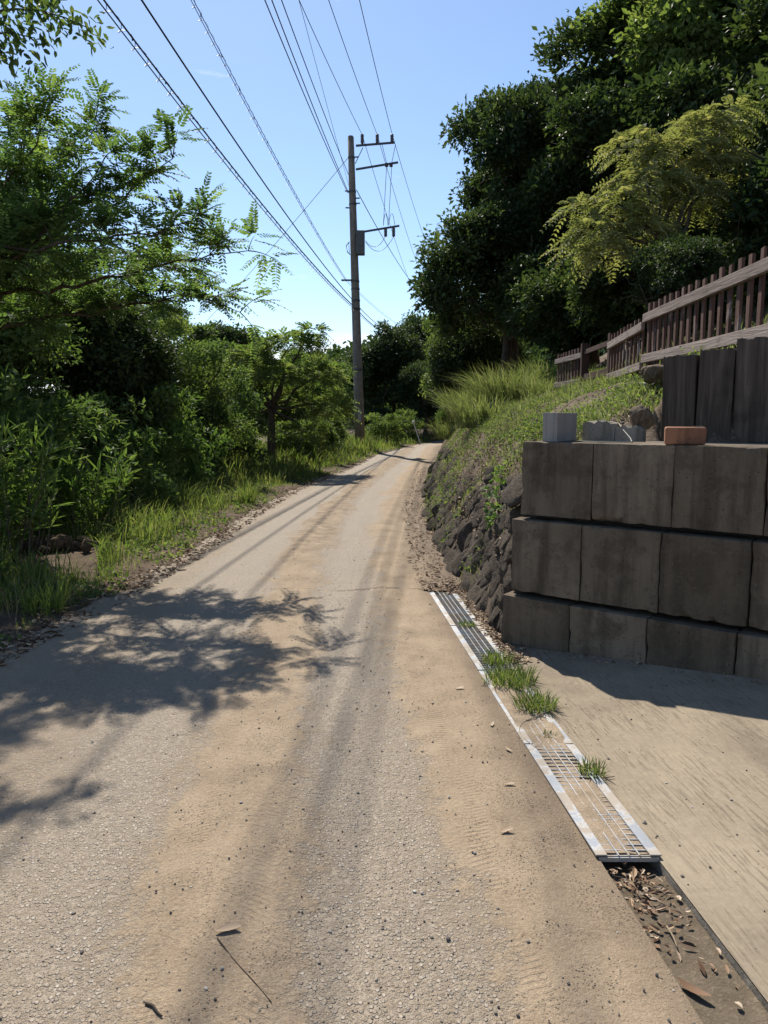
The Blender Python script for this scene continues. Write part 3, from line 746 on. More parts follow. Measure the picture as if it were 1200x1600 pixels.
# broken kerb behind the block
def lump(n, seed, amp=.18, f=1.6, sub=3, hf=0.0):
    import bmesh
    bm = bmesh.new(); bmesh.ops.create_icosphere(bm, subdivisions=sub, radius=1.0)
    v = np.array([q.co for q in bm.verts]); fc = np.array([[l.index for l in g.verts] for g in bm.faces]); bm.free()
    c = nrmz(np.random.default_rng(seed).normal(0, 1, (11, 3))); hh = np.random.default_rng(seed + 1).uniform(.62, .95, 11)
    lim = np.full(len(v), 9.0)
    dots = v @ c.T
    for k in range(11): lim = np.minimum(lim, np.where(dots[:, k] > .2, hh[k] / np.maximum(dots[:, k], .2), 9))
    r = np.minimum(lim, 1.12)
    r = r + amp * .5 * (fbm(v[:, 0] * f + seed, v[:, 1] * f + v[:, 2] * f * 1.3, seed) + .6 * fbm(v[:, 2] * f * 2.3, v[:, 0] * f * 2.3 + v[:, 1], seed + 3))
    if hf: r = r - hf * (1 - np.abs(fbm(v[:, 0] * 3.1 + v[:, 2] * 1.7 + seed, v[:, 1] * 3.1 + v[:, 2] * 2.3, seed + 5, 5))) ** 3 + hf * .5 * fbm(v[:, 0] * 9 + v[:, 2] * 4, v[:, 1] * 9 + v[:, 2] * 7, seed + 8, 3)
    return mesh_np(n, v * r[:, None], fc, True)
kb = empty('broken_kerb', wall_pt(.26, .56, 1.375), 0, 'low broken concrete kerb between the cinder block and the sleepers', 'kerb')
for d0, d1, h, dp in ((.20, .43, .125, .10), (.435, .61, .10, .11)):
    n = 9; mb = MB(); ds = np.linspace(d0, d1, n); hs = h + rng.normal(0, .010, n)
    V = np.array([[wall_pt(d, .52, 1.374), wall_pt(d, .52 + rng.normal(0, .004), 1.374 + q), wall_pt(d, .52 + dp, 1.374 + q + rng.normal(0, .008)), wall_pt(d, .52 + dp, 1.374)] for d, q in zip(ds, hs)])
    mb.add(V.reshape(-1, 3), [grid_faces(n, 4), np.array((0, 3, 2, 1)), np.array((0, 1, 2, 3)) + 4 * (n - 1)])
    wpart('kerb_piece', mb.mesh('kerb_piece'), M['kerb'], kb)
o = obj('rock', lump('rock', 71, .3, 2, 4, .1), M['rock_brown'], None, wall_pt(.56, .68, 1.545), (.2, .1, .4), (.125, .09, .085)); tag(o, 'brown angular rock resting against the first sleeper', 'rock')
o = obj('rock', lump('rock', 74, .3, 2, 4, .1), M['rock_brown'], None, wall_pt(.30, 1.75, 1.86), (.2, .3, 1.0), (.17, .12, .10)); tag(o, 'half buried rock in the sunlit weeds above the cinder block', 'rock')
mb = MB(); pr = [wall_pt(.42, .62, 1.50), wall_pt(.50, .50, 1.455), wall_pt(.60, .36, 1.405), wall_pt(.66, .22, 1.387), wall_pt(.64, .17, 1.387), wall_pt(.52, .13, 1.386), wall_pt(.38, .11, 1.386)]
mb.tube(pr, .004, 6); tag(obj('rope', mb.mesh('rope', True), M['rope']), 'pale frayed cord trailing over the kerb onto the wall top', 'rope')
mb = MB(); mb.box((0, 0, 0), (.62, .12, .09), jit=.006)
o = obj('edging_stone', mb.mesh('edging_stone'), M['cmu'], None, (2.62, 6.75, float(bank_z(1.8, 7.0)) + .03), (0, .02, WROT * .5)); tag(bevel(o, .01), 'pale concrete edging stone in the weeds below the fence', 'edging')

# ================================================================== picket fence
def fence_z(x, y):
    d = np.linspace(.2, 8, 120); best = None
    yy = np.linspace(max(5.35, y - .2), y + 4, 80)
    DD, YY = np.meshgrid(d, yy); bx, byy = bank_xy(DD, YY); e = (bx - x) ** 2 + (byy - y) ** 2
    i = np.unravel_index(np.argmin(e), e.shape); return float(bank_z(DD[i], YY[i]))
def fence(label, A, B, n, rails=(0, 1), posts=(0, 1), zt=.50, foot=.32, name='picket_fence', group='sections of the picket fence'):
    A = np.array(A, float); B = np.array(B, float); ln = np.linalg.norm((B - A)[:2]); ang = math.atan2(B[1] - A[1], B[0] - A[0])
    root = empty(name, tuple(A), 0, label, 'fence', group)
    pitch = -math.atan2(B[2] - A[2], ln)
    pk = []
    for _ in range(3):
        mb = MB(); mb.box((0, 0, 0), (.062, .022, zt + foot + .09), jit=.0018); pk.append(mb.mesh('picket'))
    for i in range(n):
        p = A + (B - A) * ((i + .5) / n) ; hz = rng.normal(0, .008)
        o = obj('picket', pk[i % 3], M['picket'], root, tuple(p - A + np.array((0, 0, (zt + .09 - foot) / 2 + hz))), (0, rng.normal(0, .014), ang + rng.normal(0, .02)))
    nrm = np.array((math.sin(ang), -math.cos(ang), 0))
    side = nrm if nrm[0] < 0 else -nrm            # rails face the road
    for k in rails:
        z = (0.0, zt - .05)[k]
        mb = MB(); mb.box((0, 0, 0), (ln + .02, .038, .095), jit=.0015)
        o = obj('rail', mb.mesh('rail'), M['rail'], root, tuple((B - A) / 2 + side * .031 + np.array((0, 0, z))), (0, pitch, ang)); bevel(o, .005)
    for k in posts:
        p = (A, B)[k]; mb = MB(); mb.box((0, 0, 0), (.09, .09, zt + foot + .2), jit=.002)
        o = obj('post', mb.mesh('post'), M['post'], root, tuple(p - A - side * .058 + np.array((0, 0, (zt - foot) / 2 + .02))), (0, 0, ang)); bevel(o, .006)
    return root
fD0, fD1 = np.array((2.97, 8.55, 2.19)), np.array((2.63, 5.06, 2.12))
fence('nearest fence section of weathered pickets rising above the sleepers', fD1, fD0, 17, posts=(1,))
fC0, fC1 = np.array((3.30, 11.0, 2.11)), np.array((2.99, 8.66, 2.12))
fence('short middle fence section between the gate and the nearest section', fC1, fC0, 10, posts=())
fA0, fA1 = np.array((3.36, 14.6, 2.14)), np.array((3.45, 13.05, 2.14))
fence('farthest fence section, dark brown pickets left of the gate', fA1, fA0, 9, posts=(0,))
g = empty('fence_gate', (3.43, 12.95, 2.14), 0, 'open dark brown wooden gate frame between two fence sections', 'gate')
ga, gb = np.array((3.43, 12.93, 2.14)), np.array((3.36, 11.1, 2.12)); gl = np.linalg.norm(gb - ga); gang = math.atan2(gb[1] - ga[1], gb[0] - ga[0])
for nm, z, h in (('top_rail', .50, .075), ('bottom_rail', .08, .10)):
    mb = MB(); mb.box((0, 0, 0), (gl, .045, h), jit=.002); obj(nm, mb.mesh(nm), M['post'], g, tuple((ga + gb) / 2 - np.array(g.location) + np.array((0, 0, z))), (0, 0, gang))
for p in (ga + (gb - ga) * .015, gb - (gb - ga) * .02):
    mb = MB(); mb.box((0, 0, 0), (.10, .10, .98), jit=.002); obj('post', mb.mesh('post'), M['post'], g, tuple(p - np.array(g.location) + np.array((0, 0, .15))), (0, 0, gang))
tf = empty('fence_post', (2.655, 4.985, 1.85), 0, 'dark square fence post at the right edge of the picture', 'post')
mb = MB(); mb.box((0, 0, .36), (.10, .10, .72), WROT, jit=.002); bevel(obj('post_shaft', mb.mesh('post_shaft'), M['post'], tf), .006)
mb = MB(); mb.box((0, 0, .735), (.13, .13, .035), WROT, jit=.002); obj('post_cap', mb.mesh('post_cap'), M['post'], tf)

# ================================================================== lava stone facing of the bank
sw = empty('stone_facing', (.85, 5.1, 0), 0, 'rough dark lava stones facing the foot of the bank', 'stone wall')
stones = [lump('stone', 200 + i, .22, 1.8, 4, .10) for i in range(9)]
yv = 5.02; row = 0; cnt = 0
while yv < 17.5 and cnt < 298:
    sc = 1.0 + max(0, yv - 9) * .05
    nrow = 6 if yv < 6.3 else (5 if yv < 8 else 4)
    for k in range(nrow):
        d = .01 + k * .128 * sc + rng.normal(0, .012) + (.05 if row % 2 else 0)
        y = yv + rng.normal(0, .02) + k * .045
        if d > .62 + .12 * math.sin(yv * 1.7): continue
        if rng.random() < np.interp(yv, [6, 8.5, 12, 17], [.02, .12, .5, .7]) + .3 * (k > 2) * (yv > 6.2): continue
        if y < 5.36: x0, y0, z0 = .885 - .02 * k + d * .28, y, d * 1.62
        else: x0, y0 = bank_xy(d, y); z0 = bank_z(d, y)
        x0 = float(x0) + .012; z0 = max(float(z0) - .008, .03); s = rng.uniform(.85, 1.2) * sc
        tilt = R(-58) + rng.normal(0, .18)
        o = obj('stone', stones[int(rng.integers(0, 9))], M['rock'], sw, (float(x0) - .85, float(y0) - 5.1, z0), (rng.normal(0, .25) + .35, tilt, rng.normal(0, .3)), (.16 * s, .125 * s * rng.uniform(.8, 1.3), .055 * s)); cnt += 1
    yv += .185 * sc; row += 1

# ================================================================== gratings over the channel
gang = math.atan2(-.0875, 1.0)
for gi, (ya, yb, lab, lift) in enumerate(((2.43, 3.33, 'nearest steel grating, half filled with sand at the open channel', .012),
                                    (3.345, 4.36, 'second steel grating, mostly buried in earth and grass', .003),
                                    (4.37, 5.33, 'third steel grating, dark gaps and grass at its near end', .005),
                                    (5.34, 6.40, 'farthest steel grating, bright edges at the foot of the stones', .005))):
    root = empty('drain_grating', (float(xcl(ya)), ya, lift), 0, lab, 'grating', 'gratings over the drain channel')
    ln = yb - ya; sh = float(xcl(yb) - xcl(ya))
    def bar(w, x0, z, h, nm):
        mb = MB(); a = np.array((x0, 0, z)); b = np.array((x0 + sh, ln, z - lift * .6))
        V = [];
        for p in (a, b):
            V += [p + np.array((dx, 0, dz)) for dx, dz in ((0, 0), (w, 0), (w, h), (0, h))]
        mb.add(V, [np.array(((0, 1, 5, 4), (1, 2, 6, 5), (2, 3, 7, 6), (3, 0, 4, 7), (0, 3, 2, 1), (4, 5, 6, 7)))])
        obj(nm, mb.mesh(nm), M['galv'], root)
    for nm, w, x0 in (('side_plate', .040, -.012), ('side_plate', .040, CW - .028)): bar(w, x0, -.002, .006, nm)
    inner0, inner1 = .030, CW - .030
    for q in range(3): bar(.0045, inner0 + (inner1 - inner0) * (q + 1) / 4, -.018, .0205, 'long_bar')
    n = int(ln / .034); mb = MB(); mb.box((0, 0, 0), (inner1 - inner0 + .004, .0042, .016)); cbm = mb.mesh('cross_bar')
    for q in range(n + 1):
        f = (q + .1) / (n + .2); obj('cross_bar', cbm, M['galv'], root, ((inner0 + inner1) / 2 + sh * f, ln * f, -.0085 - lift * .6 * f), (0, 0, rng.normal(0, .004)))
    if gi == 0:
        mb = MB(); mb.box((CW / 2, -.0035, -.012), (CW + .004, .004, .016)); obj('end_plate', mb.mesh('end_plate'), M['galv'], root)

# ================================================================== utility pole, wires
PY = 34.0
pb, pt_ = at(563, 703, PY), at(548, 215, PY); pb[2] = -.1
pole = empty('utility_pole', (pb[0], PY, 0), 0, 'tall tapered concrete utility pole left of the road bend', 'utility pole')
def pole_at(py):
    f = np.clip((703 - py) / 488.0, 0, 1); p = at(563 - 15 * f, py, PY); return p
mb = MB(); hs = np.linspace(0, 1, 9)[:, None]; mb.tube(pb + (pt_ - pb) * hs, np.linspace(.235, .135, 9), 20); shaft = wpart('shaft', mb.mesh('shaft', True), M['pole'], pole)
mb = MB(); mb.tube([pt_, pt_ + np.array((0, 0, .05))], [.135, .11], 20); obj('pole_cap', mb.mesh('pole_cap'), M['steel'], shaft)
arms = [((556, 228), (617, 223)), ((556, 265), (622, 254)), ((558, 364), (624, 353))]
for (a, b) in arms:
    A, B = at(*a, PY - .14), at(*b, PY - .14); mb = MB(); c = (A + B) / 2; v = B - A; ln = np.linalg.norm(v)
    ax = np.array((nrmz(v), (0, 1, 0), np.cross(nrmz(v), (0, 1, 0)))); mb.box(c, (ln, .075, .075), ax=ax); wpart('cross_arm', mb.mesh('cross_arm'), M['steel'], pole)
mb = MB(); mb.tube([at(555, 256, PY - .15), at(567, 231, PY - .15)], .018, 6); wpart('brace', mb.mesh('brace'), M['steel'], pole)
def insulator(px, py0, py1, mat, Yd):
    a, b = at(px, py0, Yd), at(px, py1, Yd); mb = MB(); t = np.linspace(0, 1, 13)[:, None]
    rad = .055 + .028 * (np.arange(13) % 2) ; rad[0] = .03; rad[-1] = .045
    mb.tube(a + (b - a) * t, rad, 10); wpart('insulator', mb.mesh('insulator', True), M[mat], pole)
for px in (566, 589.5, 612.5): insulator(px, 225, 210, 'porcelain', PY - .14)
for px in (602.5, 615): insulator(px, 356, 370, 'porcelain', PY - .14)
for px in (604, 611): insulator(px, 255, 261, 'porcelain', PY - .14)
A = at(563.5, 380, PY - .2); mb = MB(); mb.box(A, (.36, .36, 1.02), jit=.003); bx = wpart('transformer_box', mb.mesh('transformer_box'), M['cabinet'], pole); bevel(bx, .03)
mb = MB(); mb.box(A + np.array((.0, -.185, .1)), (.2, .02, .5)); obj('box_door', mb.mesh('box_door'), M['cabinet'], bx)
for py in (247, 300, 320, 440, 452, 470, 483, 578):
    p = pole_at(py); mb = MB(); t = (703 - py) / 488; r = .235 - .1 * t + .012; mb.tube([p - np.array((0, 0, .04)), p + np.array((0, 0, .04))], r, 20); wpart('clamp_band', mb.mesh('clamp_band'), M['steel'], pole)
for py, dx in ((300, -1), (311, 1), (319, 1), (326, -1), (247, 1)):
    p = pole_at(py); mb = MB(); mb.tube([p + np.array((dx * .14, -.1, 0)), p + np.array((dx * .32, -.12, 0))], .03, 6); wpart('step_bolt', mb.mesh('step_bolt'), M['steel'], pole)
mb = MB(); mb.box(at(543, 438, PY - .15), (.55, .07, .07)); wpart('stub_arm', mb.mesh('stub_arm'), M['steel'], pole)
p = pole_at(650); mb = MB(); mb.box(p + np.array((.02, -.245, 0)), (.16, .02, .55)); wpart('number_plate', mb.mesh('number_plate'), M['plate'], pole)
def curve_wire(pts, r, nm, parent=None, mat='cable', n=5):
    mb = MB(); mb.tube(pts, r, n, False); me = mb.mesh(nm, True)
    return wpart(nm, me, M[mat], parent) if parent else obj(nm, me, M[mat])
def arc(a, b, dip, n=12):
    t = np.linspace(0, 1, n)[:, None]; p = a + (b - a) * t; p[:, 2] -= (dip * 4 * t * (1 - t))[:, 0]; return p
for a, b, dip in (((571, 376), (602, 370), .35), ((571, 378), (615, 370), .5), ((604, 261), (599, 353), 0), ((612, 261), (607, 353), 0), ((599, 353), (606, 352), -.5), ((607, 353), (617, 352), -.5), ((597, 226), (604, 255), 0), ((618, 226), (612, 255), 0), ((545, 380), (546, 398), .0)):
    curve_wire(arc(at(*a, PY - .15), at(*b, PY - .15), dip), .011, 'jumper_wire', pole, 'cable', 4)
curve_wire([at(546, 378, PY - .25), at(541, 384, PY - .28), at(543, 394, PY - .28), at(547, 398, PY - .2)], .02, 'drip_loop', pole)

YB = -9.0
def span(A, px, py, zb, sag, n=70):
    """wire from A on the pole to the next pole behind the viewer at height zb, seen crossing the picture at (px, py)"""
    r = ray(px, py); lo, hi = .02, .98
    f = lambda t: (A[2] + (zb - A[2]) * t - 4 * sag * t * (1 - t) - CAMZ) - r[2] / r[1] * (A[1] + (YB - A[1]) * t)
    ts = np.linspace(lo, hi, 400); v = [f(t) for t in ts]; k = next((i for i in range(399) if v[i] <= 0 < v[i + 1]), None)
    t = ts[k] if k is not None else .6
    yt = A[1] + (YB - A[1]) * t; xt = r[0] / r[1] * yt; xb_ = A[0] + (xt - A[0]) / t
    q = np.linspace(0, 1, n)[:, None]; p = A + (np.array((xb_, YB, zb)) - A) * q; p[:, 2] -= (4 * sag * q * (1 - q))[:, 0]
    return p
def onward(A, px, py, Yd, n=24, sag=.5):
    B = at(px, py, Yd); B2 = A + (B - A) * 1.5; return arc(A, B2, sag, n)
WG = 'overhead wires'
def wire(pts, r, label, mat='cable', group=WG): return tag(curve_wire(pts, r, 'overhead_wire', None, mat, 6), label, 'wire', group)
hv = [(566, 211, 468, 'left'), (589.5, 211, 514, 'middle'), (612.5, 209, 562, 'right')]
for px, py, tx, w in hv:
    A = at(px, py, PY - .14); p1 = span(A, tx, 0, A[2] + .6, .9); p2 = onward(A, {566: 640, 589.5: 655, 612.5: 672}[px], {566: 432, 589.5: 412, 612.5: 388}[px], 62)
    wire(np.concatenate([p2[::-1], p1[1:]]), .012, f'{w} one of the three wires on the topmost cross arm')
A = at(543.5, 302, PY - .15); wire(span(A, 415, 0, A[2] + .3, .7), .0145, 'leftmost of the three wires ending at the pole above its box')
A = at(544.5, 301, PY - .15); wire(span(A, 425, 0, A[2] + .3, .7), .0145, 'middle one of the three wires ending at the pole above its box')
A = at(544.5, 273, PY - .15); wire(span(A, 441, 0, A[2] + .3, .7), .014, 'rightmost of the three wires ending at the pole above its box')
A = at(545, 290, PY - .15); wire(span(A, 467, 0, A[2] + 1.2, .3), .007, 'very thin pale wire beside the wires to the pole', 'cable_grey')
A = at(557, 297, PY - .1); wire(arc(A, A + (at(641, 432, 62) - A) * 1.4, .4), .02, 'single wire leaving the pole downwards to the right')
A = at(543, 248, PY - .1); wire(arc(A, A + (at(355, 465, 46) - A) * 1.25, .1), .012, 'thin slanting stay wire from the pole to the left trees', 'cable_grey')
A = at(553, 471, PY - .2); p1 = span(A, 225, 0, 11.0, 1.0); p2 = onward(A, 606, 506, 62)
wire(np.concatenate([p2[::-1], p1[1:]]), .017, 'single thick black cable between the two bundled cables')
def helix(p, r, turns, n=900):
    s = np.linspace(0, len(p) - 1, n); c = np.stack([np.interp(s, np.arange(len(p)), p[:, k]) for k in range(3)], -1); th = np.linspace(0, 2 * math.pi * turns, n)
    c[:, 0] += r * np.cos(th); c[:, 2] += r * np.sin(th) - r * .6; return c
def bundle(A, tx, zb, sag, on, label, r, offs, hr, turns):
    root = empty('cable_bundle', tuple(A), 0, label, 'cable', 'bundled telephone cables')
    p1 = span(A, tx, 0, zb, sag); p2 = onward(A, *on); p = np.concatenate([p2[::-1], p1[1:]])
    for i, (dx, dz, rr) in enumerate(offs): curve_wire(p + np.array((dx, 0, dz)), rr, 'cable', root, 'cable')
    curve_wire(helix(p1, hr, turns), r, 'spiral_hanger', root, 'cable_grey', 4)
    for k in range(6, len(p1) - 3, 2):
        c = p1[k]; mb = MB(); mb.box(c + np.array((0, 0, .03)), (.018, .012, .06)); wpart('hanger_clip', mb.mesh('hanger_clip'), M['cable_grey'], root)
bundle(at(556, 483, PY - .22), 163, 11.0, 1.1, (602, 509, 62), 'thick black bundled cable, leftmost of all the overhead lines', .005, [(0, .05, .013), (.04, -.01, .013), (-.04, -.02, .011)], .075, 95)
bundle(at(540, 437, PY - .18), 303, 11.5, .9, (630, 502, 62), 'thin bundled cable with spiral hanger ending on the short stub arm', .0035, [(0, .04, .007), (.0, -.045, .007)], .055, 120)

# leaning marker stake by the bend
ms = empty('marker_stake', (*at(657, 690, 41)[:2], 0), 0, 'thin pale stake leaning at the roadside near the bend', 'stake')
a = at(657, 691, 41); b = at(646, 660, 41); mb = MB(); mb.tube([a - np.array((0, 0, .1)), b], .028, 8); wpart('stake', mb.mesh('stake'), M['white_paint'], ms)
mb = MB(); mb.tube([b + np.array((0, 0, q)) for q in (-.07, -.04, .03, .08, .1)], [.03, .075, .085, .06, .02], 10); wpart('reflector', mb.mesh('reflector', True), M['white_paint'], ms)

# ================================================================== trees on the right-hand hillside
HG = 'evergreen trees of the right hillside'
RT = [ # label, x, y, crown height, radii, crown, material, trunk radius
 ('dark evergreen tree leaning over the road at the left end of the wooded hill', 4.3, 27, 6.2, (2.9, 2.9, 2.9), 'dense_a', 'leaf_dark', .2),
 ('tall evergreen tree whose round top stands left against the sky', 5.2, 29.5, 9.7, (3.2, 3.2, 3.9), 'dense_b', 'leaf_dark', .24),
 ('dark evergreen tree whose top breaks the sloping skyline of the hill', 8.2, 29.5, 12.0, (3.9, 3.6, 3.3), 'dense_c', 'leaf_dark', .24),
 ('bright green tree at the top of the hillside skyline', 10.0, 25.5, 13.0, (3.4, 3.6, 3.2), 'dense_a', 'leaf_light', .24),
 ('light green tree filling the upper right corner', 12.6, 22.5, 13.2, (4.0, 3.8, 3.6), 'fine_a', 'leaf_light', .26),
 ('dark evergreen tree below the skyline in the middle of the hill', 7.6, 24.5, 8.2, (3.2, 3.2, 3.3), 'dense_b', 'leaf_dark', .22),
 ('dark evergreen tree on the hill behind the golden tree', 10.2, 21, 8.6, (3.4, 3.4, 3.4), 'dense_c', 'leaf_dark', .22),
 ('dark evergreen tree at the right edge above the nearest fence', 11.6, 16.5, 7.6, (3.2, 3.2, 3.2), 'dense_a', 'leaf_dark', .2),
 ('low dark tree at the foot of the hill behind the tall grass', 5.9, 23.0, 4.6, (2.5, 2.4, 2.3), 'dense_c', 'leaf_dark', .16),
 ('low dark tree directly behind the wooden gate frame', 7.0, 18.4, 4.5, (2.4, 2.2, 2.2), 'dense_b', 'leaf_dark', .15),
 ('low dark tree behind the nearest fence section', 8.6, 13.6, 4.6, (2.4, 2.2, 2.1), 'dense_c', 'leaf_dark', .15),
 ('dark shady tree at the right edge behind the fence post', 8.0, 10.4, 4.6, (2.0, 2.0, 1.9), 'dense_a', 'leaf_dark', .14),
 ('low dark growth hiding the trunk of the golden tree', 5.0, 12.9, 3.5, (1.15, .9, 1.0), 'dense_b', 'leaf_dark', .07),
 ('dark tree at the hill foot left of the tall grass', 3.9, 31.5, 3.2, (2.0, 2.4, 2.6), 'dense_b', 'leaf_dark', .15),
 ('tree with a few bright twigs low beside the bend', 4.4, 36.5, 4.4, (2.3, 2.6, 3.4), 'fine_b', 'leaf_mid', .15),
]
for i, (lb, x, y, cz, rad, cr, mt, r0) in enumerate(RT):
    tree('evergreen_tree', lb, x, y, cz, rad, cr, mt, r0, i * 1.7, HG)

# golden-green tree with pinnate leaves in front of the dark hillside
def pinnate_clouds(centres, n_each, flen, pairs, ll, lw, droop, tone=(.5, .25)):
    items = []; ribs = []
    for c, r in centres:
        n = int(n_each * r[0] * r[1] * r[2] ** .5 * 4)
        d = rand_dirs(n, -.5); p = np.asarray(c) + d * np.asarray(r) * rng.uniform(.35, 1.0, n)[:, None] ** .6
        ax = d * np.array((1, 1, .5)) + rng.normal(0, .35, (n, 3)) + np.array((0, 0, .1)); up = np.array((0, 0, 1.0)) + rng.normal(0, .3, (n, 3))
        rn = np.clip(rng.normal(*tone, n), 0, 1)
        it, P = fronds(p, ax, up, flen * rng.uniform(.7, 1.2, n), pairs, ll, lw, droop, rn); items.append(it)
    return join_cards('crown', items)
gx_, gy_ = 6.3, 15.2; gz = any_z(gx_, gy_)
gt = empty('golden_tree', (gx_, gy_, gz), 0, 'golden green feathery tree standing out against the dark hillside', 'tree')
gc = [(at(1105, 205, 15.2), (.55, .6, .22)), (at(1060, 245, 15.0), (.6, .6, .2)), (at(1120, 265, 15), (.5, .6, .22)), (at(985, 235, 15.2), (.38, .45, .16)), (at(1010, 290, 14.8), (.6, .6, .2)), (at(1085, 315, 15), (.5, .6, .22)),
      (at(965, 325, 14.5), (.42, .5, .17)), (at(930, 365, 14.3), (.4, .45, .16)), (at(1000, 365, 14.5), (.45, .5, .18)), (at(905, 330, 14.6), (.25, .3, .1)), (at(950, 400, 14.2), (.3, .35, .13)), (at(893, 395, 14.3), (.22, .25, .1)), (at(1145, 180, 15.2), (.25, .3, .12))]
wpart('crown', pinnate_clouds(gc, 230, .5, 8, .14, .05, .55), M['leaf_gold'], gt)
mb = MB(); tb = np.array((gx_, gy_, gz - .2)); tp = at(1040, 400, 14.9); lp = limb_pts(tb, tp, 6, 0, .02); mb.tube(lp, np.linspace(.11, .07, 6), 8)
for c, r in gc: mb.tube(limb_pts(tp, c, 5, .05, .05), np.linspace(.05, .012, 5), 5)
wpart('trunk', mb.mesh('trunk', True), M['bark_pale'], gt)

# ------------------------------------------------------------------ trees where the road ends
EG = 'dark trees closing the view at the bend'
for i, (lb, x, y, cz, rad, cr, mt) in enumerate([
 ('dark round tree just right of the utility pole beyond the bend', .6, 50, 3.9, (3.4, 3.2, 3.2), 'dense_a', 'leaf_dark'),
 ('dark tree beyond the bend, right half behind the hillside tree', 4.0, 54, 5.2, (3.2, 3.0, 3.6), 'dense_c', 'leaf_dark'),
 ('dark tree directly behind the utility pole', -3.2, 54, 2.9, (3.2, 3.2, 2.6), 'dense_b', 'leaf_dark'),
 ('broad dark tree left of the utility pole in the distance', -8, 52, 2.4, (3.8, 3.2, 2.2), 'dense_a', 'leaf_dark'),
 ('low dark tree at the end of the road', 2.6, 46.5, 2.6, (2.2, 1.8, 2.2), 'dense_b', 'leaf_dark'),
 ('dark low tree hiding the road beyond the bend', 7.5, 58, 4.5, (4, 3, 4), 'dense_c', 'leaf_dark'),
]): tree('broadleaf_tree', lb, x, y, cz, rad, cr, mt, .17, 2.1 * i, EG, gz=-.1)
for i, (lb, x, y, cz, rad) in enumerate([
 ('low dark undergrowth left of the pole beyond the bend', -5.5, 44, 1.2, (3.2, 1.6, 1.7)),
 ('low dark undergrowth behind the pole beyond the bend', -.6, 47, 1.1, (2.6, 1.5, 1.6)),
 ('low dark undergrowth where the road disappears', 5.2, 50.5, 1.4, (3.0, 1.5, 1.9)),
 ('low dark undergrowth far left behind the thicket', -10.5, 36, 1.4, (4.0, 2, 2.0)),
 ('dark undergrowth behind the green trees left of the pole', -6.5, 24, 1.2, (2.4, 2.4, 1.6))]):
    tree('undergrowth', lb, x, y, cz, rad, 'fine_b', 'leaf_dark', .05, i * 1.9, 'undergrowth closing the gaps', gz=-.2, cat='undergrowth')
for i, (lb, x, y, cz, rad) in enumerate([
 ('bright green bush right behind the foot of the pole', .0, 38, .75, (1.1, 1.0, .85)),
 ('pale green bush at the roadside between pole and stake', 1.15, 43, .9, (.8, .8, .95)),
 ('green bush left of the foot of the utility pole', -2.6, 33, 1.0, (1.1, 1.1, 1.1)),
 ('light bush by the road just before the bend on the right', 3.75, 42.5, 1.3, (.7, .8, 1.5))]):
    tree('roadside_bush', lb, x, y, cz, rad, 'shrub_b', 'leaf_light', .04, i * 2.0, 'bushes near the bend', gz=-.05, cat='bush')

# ------------------------------------------------------------------ trees and shrubs left of the road
LG = 'trees left of the road'
for i, (lb, x, y, cz, rad, cr, mt) in enumerate([
 ('dark leafy tree under the overhanging pinnate branches at the left edge', -5.2, 9.6, 2.5, (1.7, 1.6, 1.6), 'fine_a', 'leaf_mid'),
 ('dark tree in the middle of the left thicket', -4.3, 11.6, 2.15, (1.45, 1.5, 1.45), 'dense_b', 'leaf_dark'),
 ('dark tree with vine-like outline right of the sky gap', -3.75, 14.6, 2.05, (1.35, 1.4, 1.45), 'fine_b', 'leaf_mid'),
 ('taller tree behind the left thicket', -6.8, 13.5, 3.0, (2.0, 2.0, 1.9), 'dense_a', 'leaf_dark'),
 ('tree behind the thicket left of the flat-topped tree', -5.6, 18.5, 2.7, (1.9, 1.8, 1.6), 'fine_a', 'leaf_mid'),
 ('green tree right of the flat-topped tree', -3.0, 25.5, 2.2, (1.5, 1.6, 1.7), 'fine_b', 'leaf_mid'),
 ('green tree just left of the utility pole', -3.1, 30.5, 2.4, (1.6, 1.8, 1.9), 'fine_a', 'leaf_mid'),
 ('tree far left behind the thicket', -8.5, 17, 3.4, (2.4, 2.2, 2.1), 'dense_c', 'leaf_dark'),
 ('tree behind the green trees left of the pole', -6.0, 29, 2.9, (2.2, 2.2, 2.0), 'dense_b', 'leaf_dark'),
]):
    q = 1.15 if y < 19 else 1.0; rad = tuple(v * q for v in rad); cz = 1.55 + (cz - 1.55) * q; x, y = x * q, y * q
    tree('thicket_tree', lb, x - .3, y, cz, rad, cr, mt, .09, 1.3 * i + .4, LG, bark='bark')
# flat-topped feathery tree
fx, fy = -3.08, 20.0
ft = empty('flat_topped_tree', (fx, fy, float(ground_z(fx, fy))), 0, 'flat topped feathery tree with a dark slender trunk by the verge', 'tree', LG)
fc = [(at(452, 538, 20), (.8, .6, .2)), (at(395, 560, 19.8), (.5, .6, .25)), (at(500, 590, 20.4), (.55, .6, .3)), (at(430, 590, 19.6), (.55, .6, .3)), (at(375, 615, 19.6), (.45, .5, .3)), (at(520, 640, 20.2), (.45, .5, .35)), (at(460, 625, 20.6), (.5, .5, .3)), (at(488, 520, 20.2), (.35, .4, .12)), (at(385, 665, 19), (.4, .5, .3)), (at(475, 680, 19.6), (.4, .4, .25))]
wpart('crown', pinnate_clouds(fc, 300, .36, 6, .12, .05, .35, (.6, .25)), M['leaf_light'], ft)
mb = MB(); a = np.array((fx, fy, -.1)); b = at(425, 625, 20); mb.tube(limb_pts(a, b, 6, 0, .015), np.linspace(.13, .085, 6), 9)
for c, r in fc: mb.tube(limb_pts(b + np.array((0, 0, -.2)), c, 5, .03, .05), np.linspace(.06, .012, 5), 6)
wpart('trunk', mb.mesh('trunk', True), M['bark'], ft)

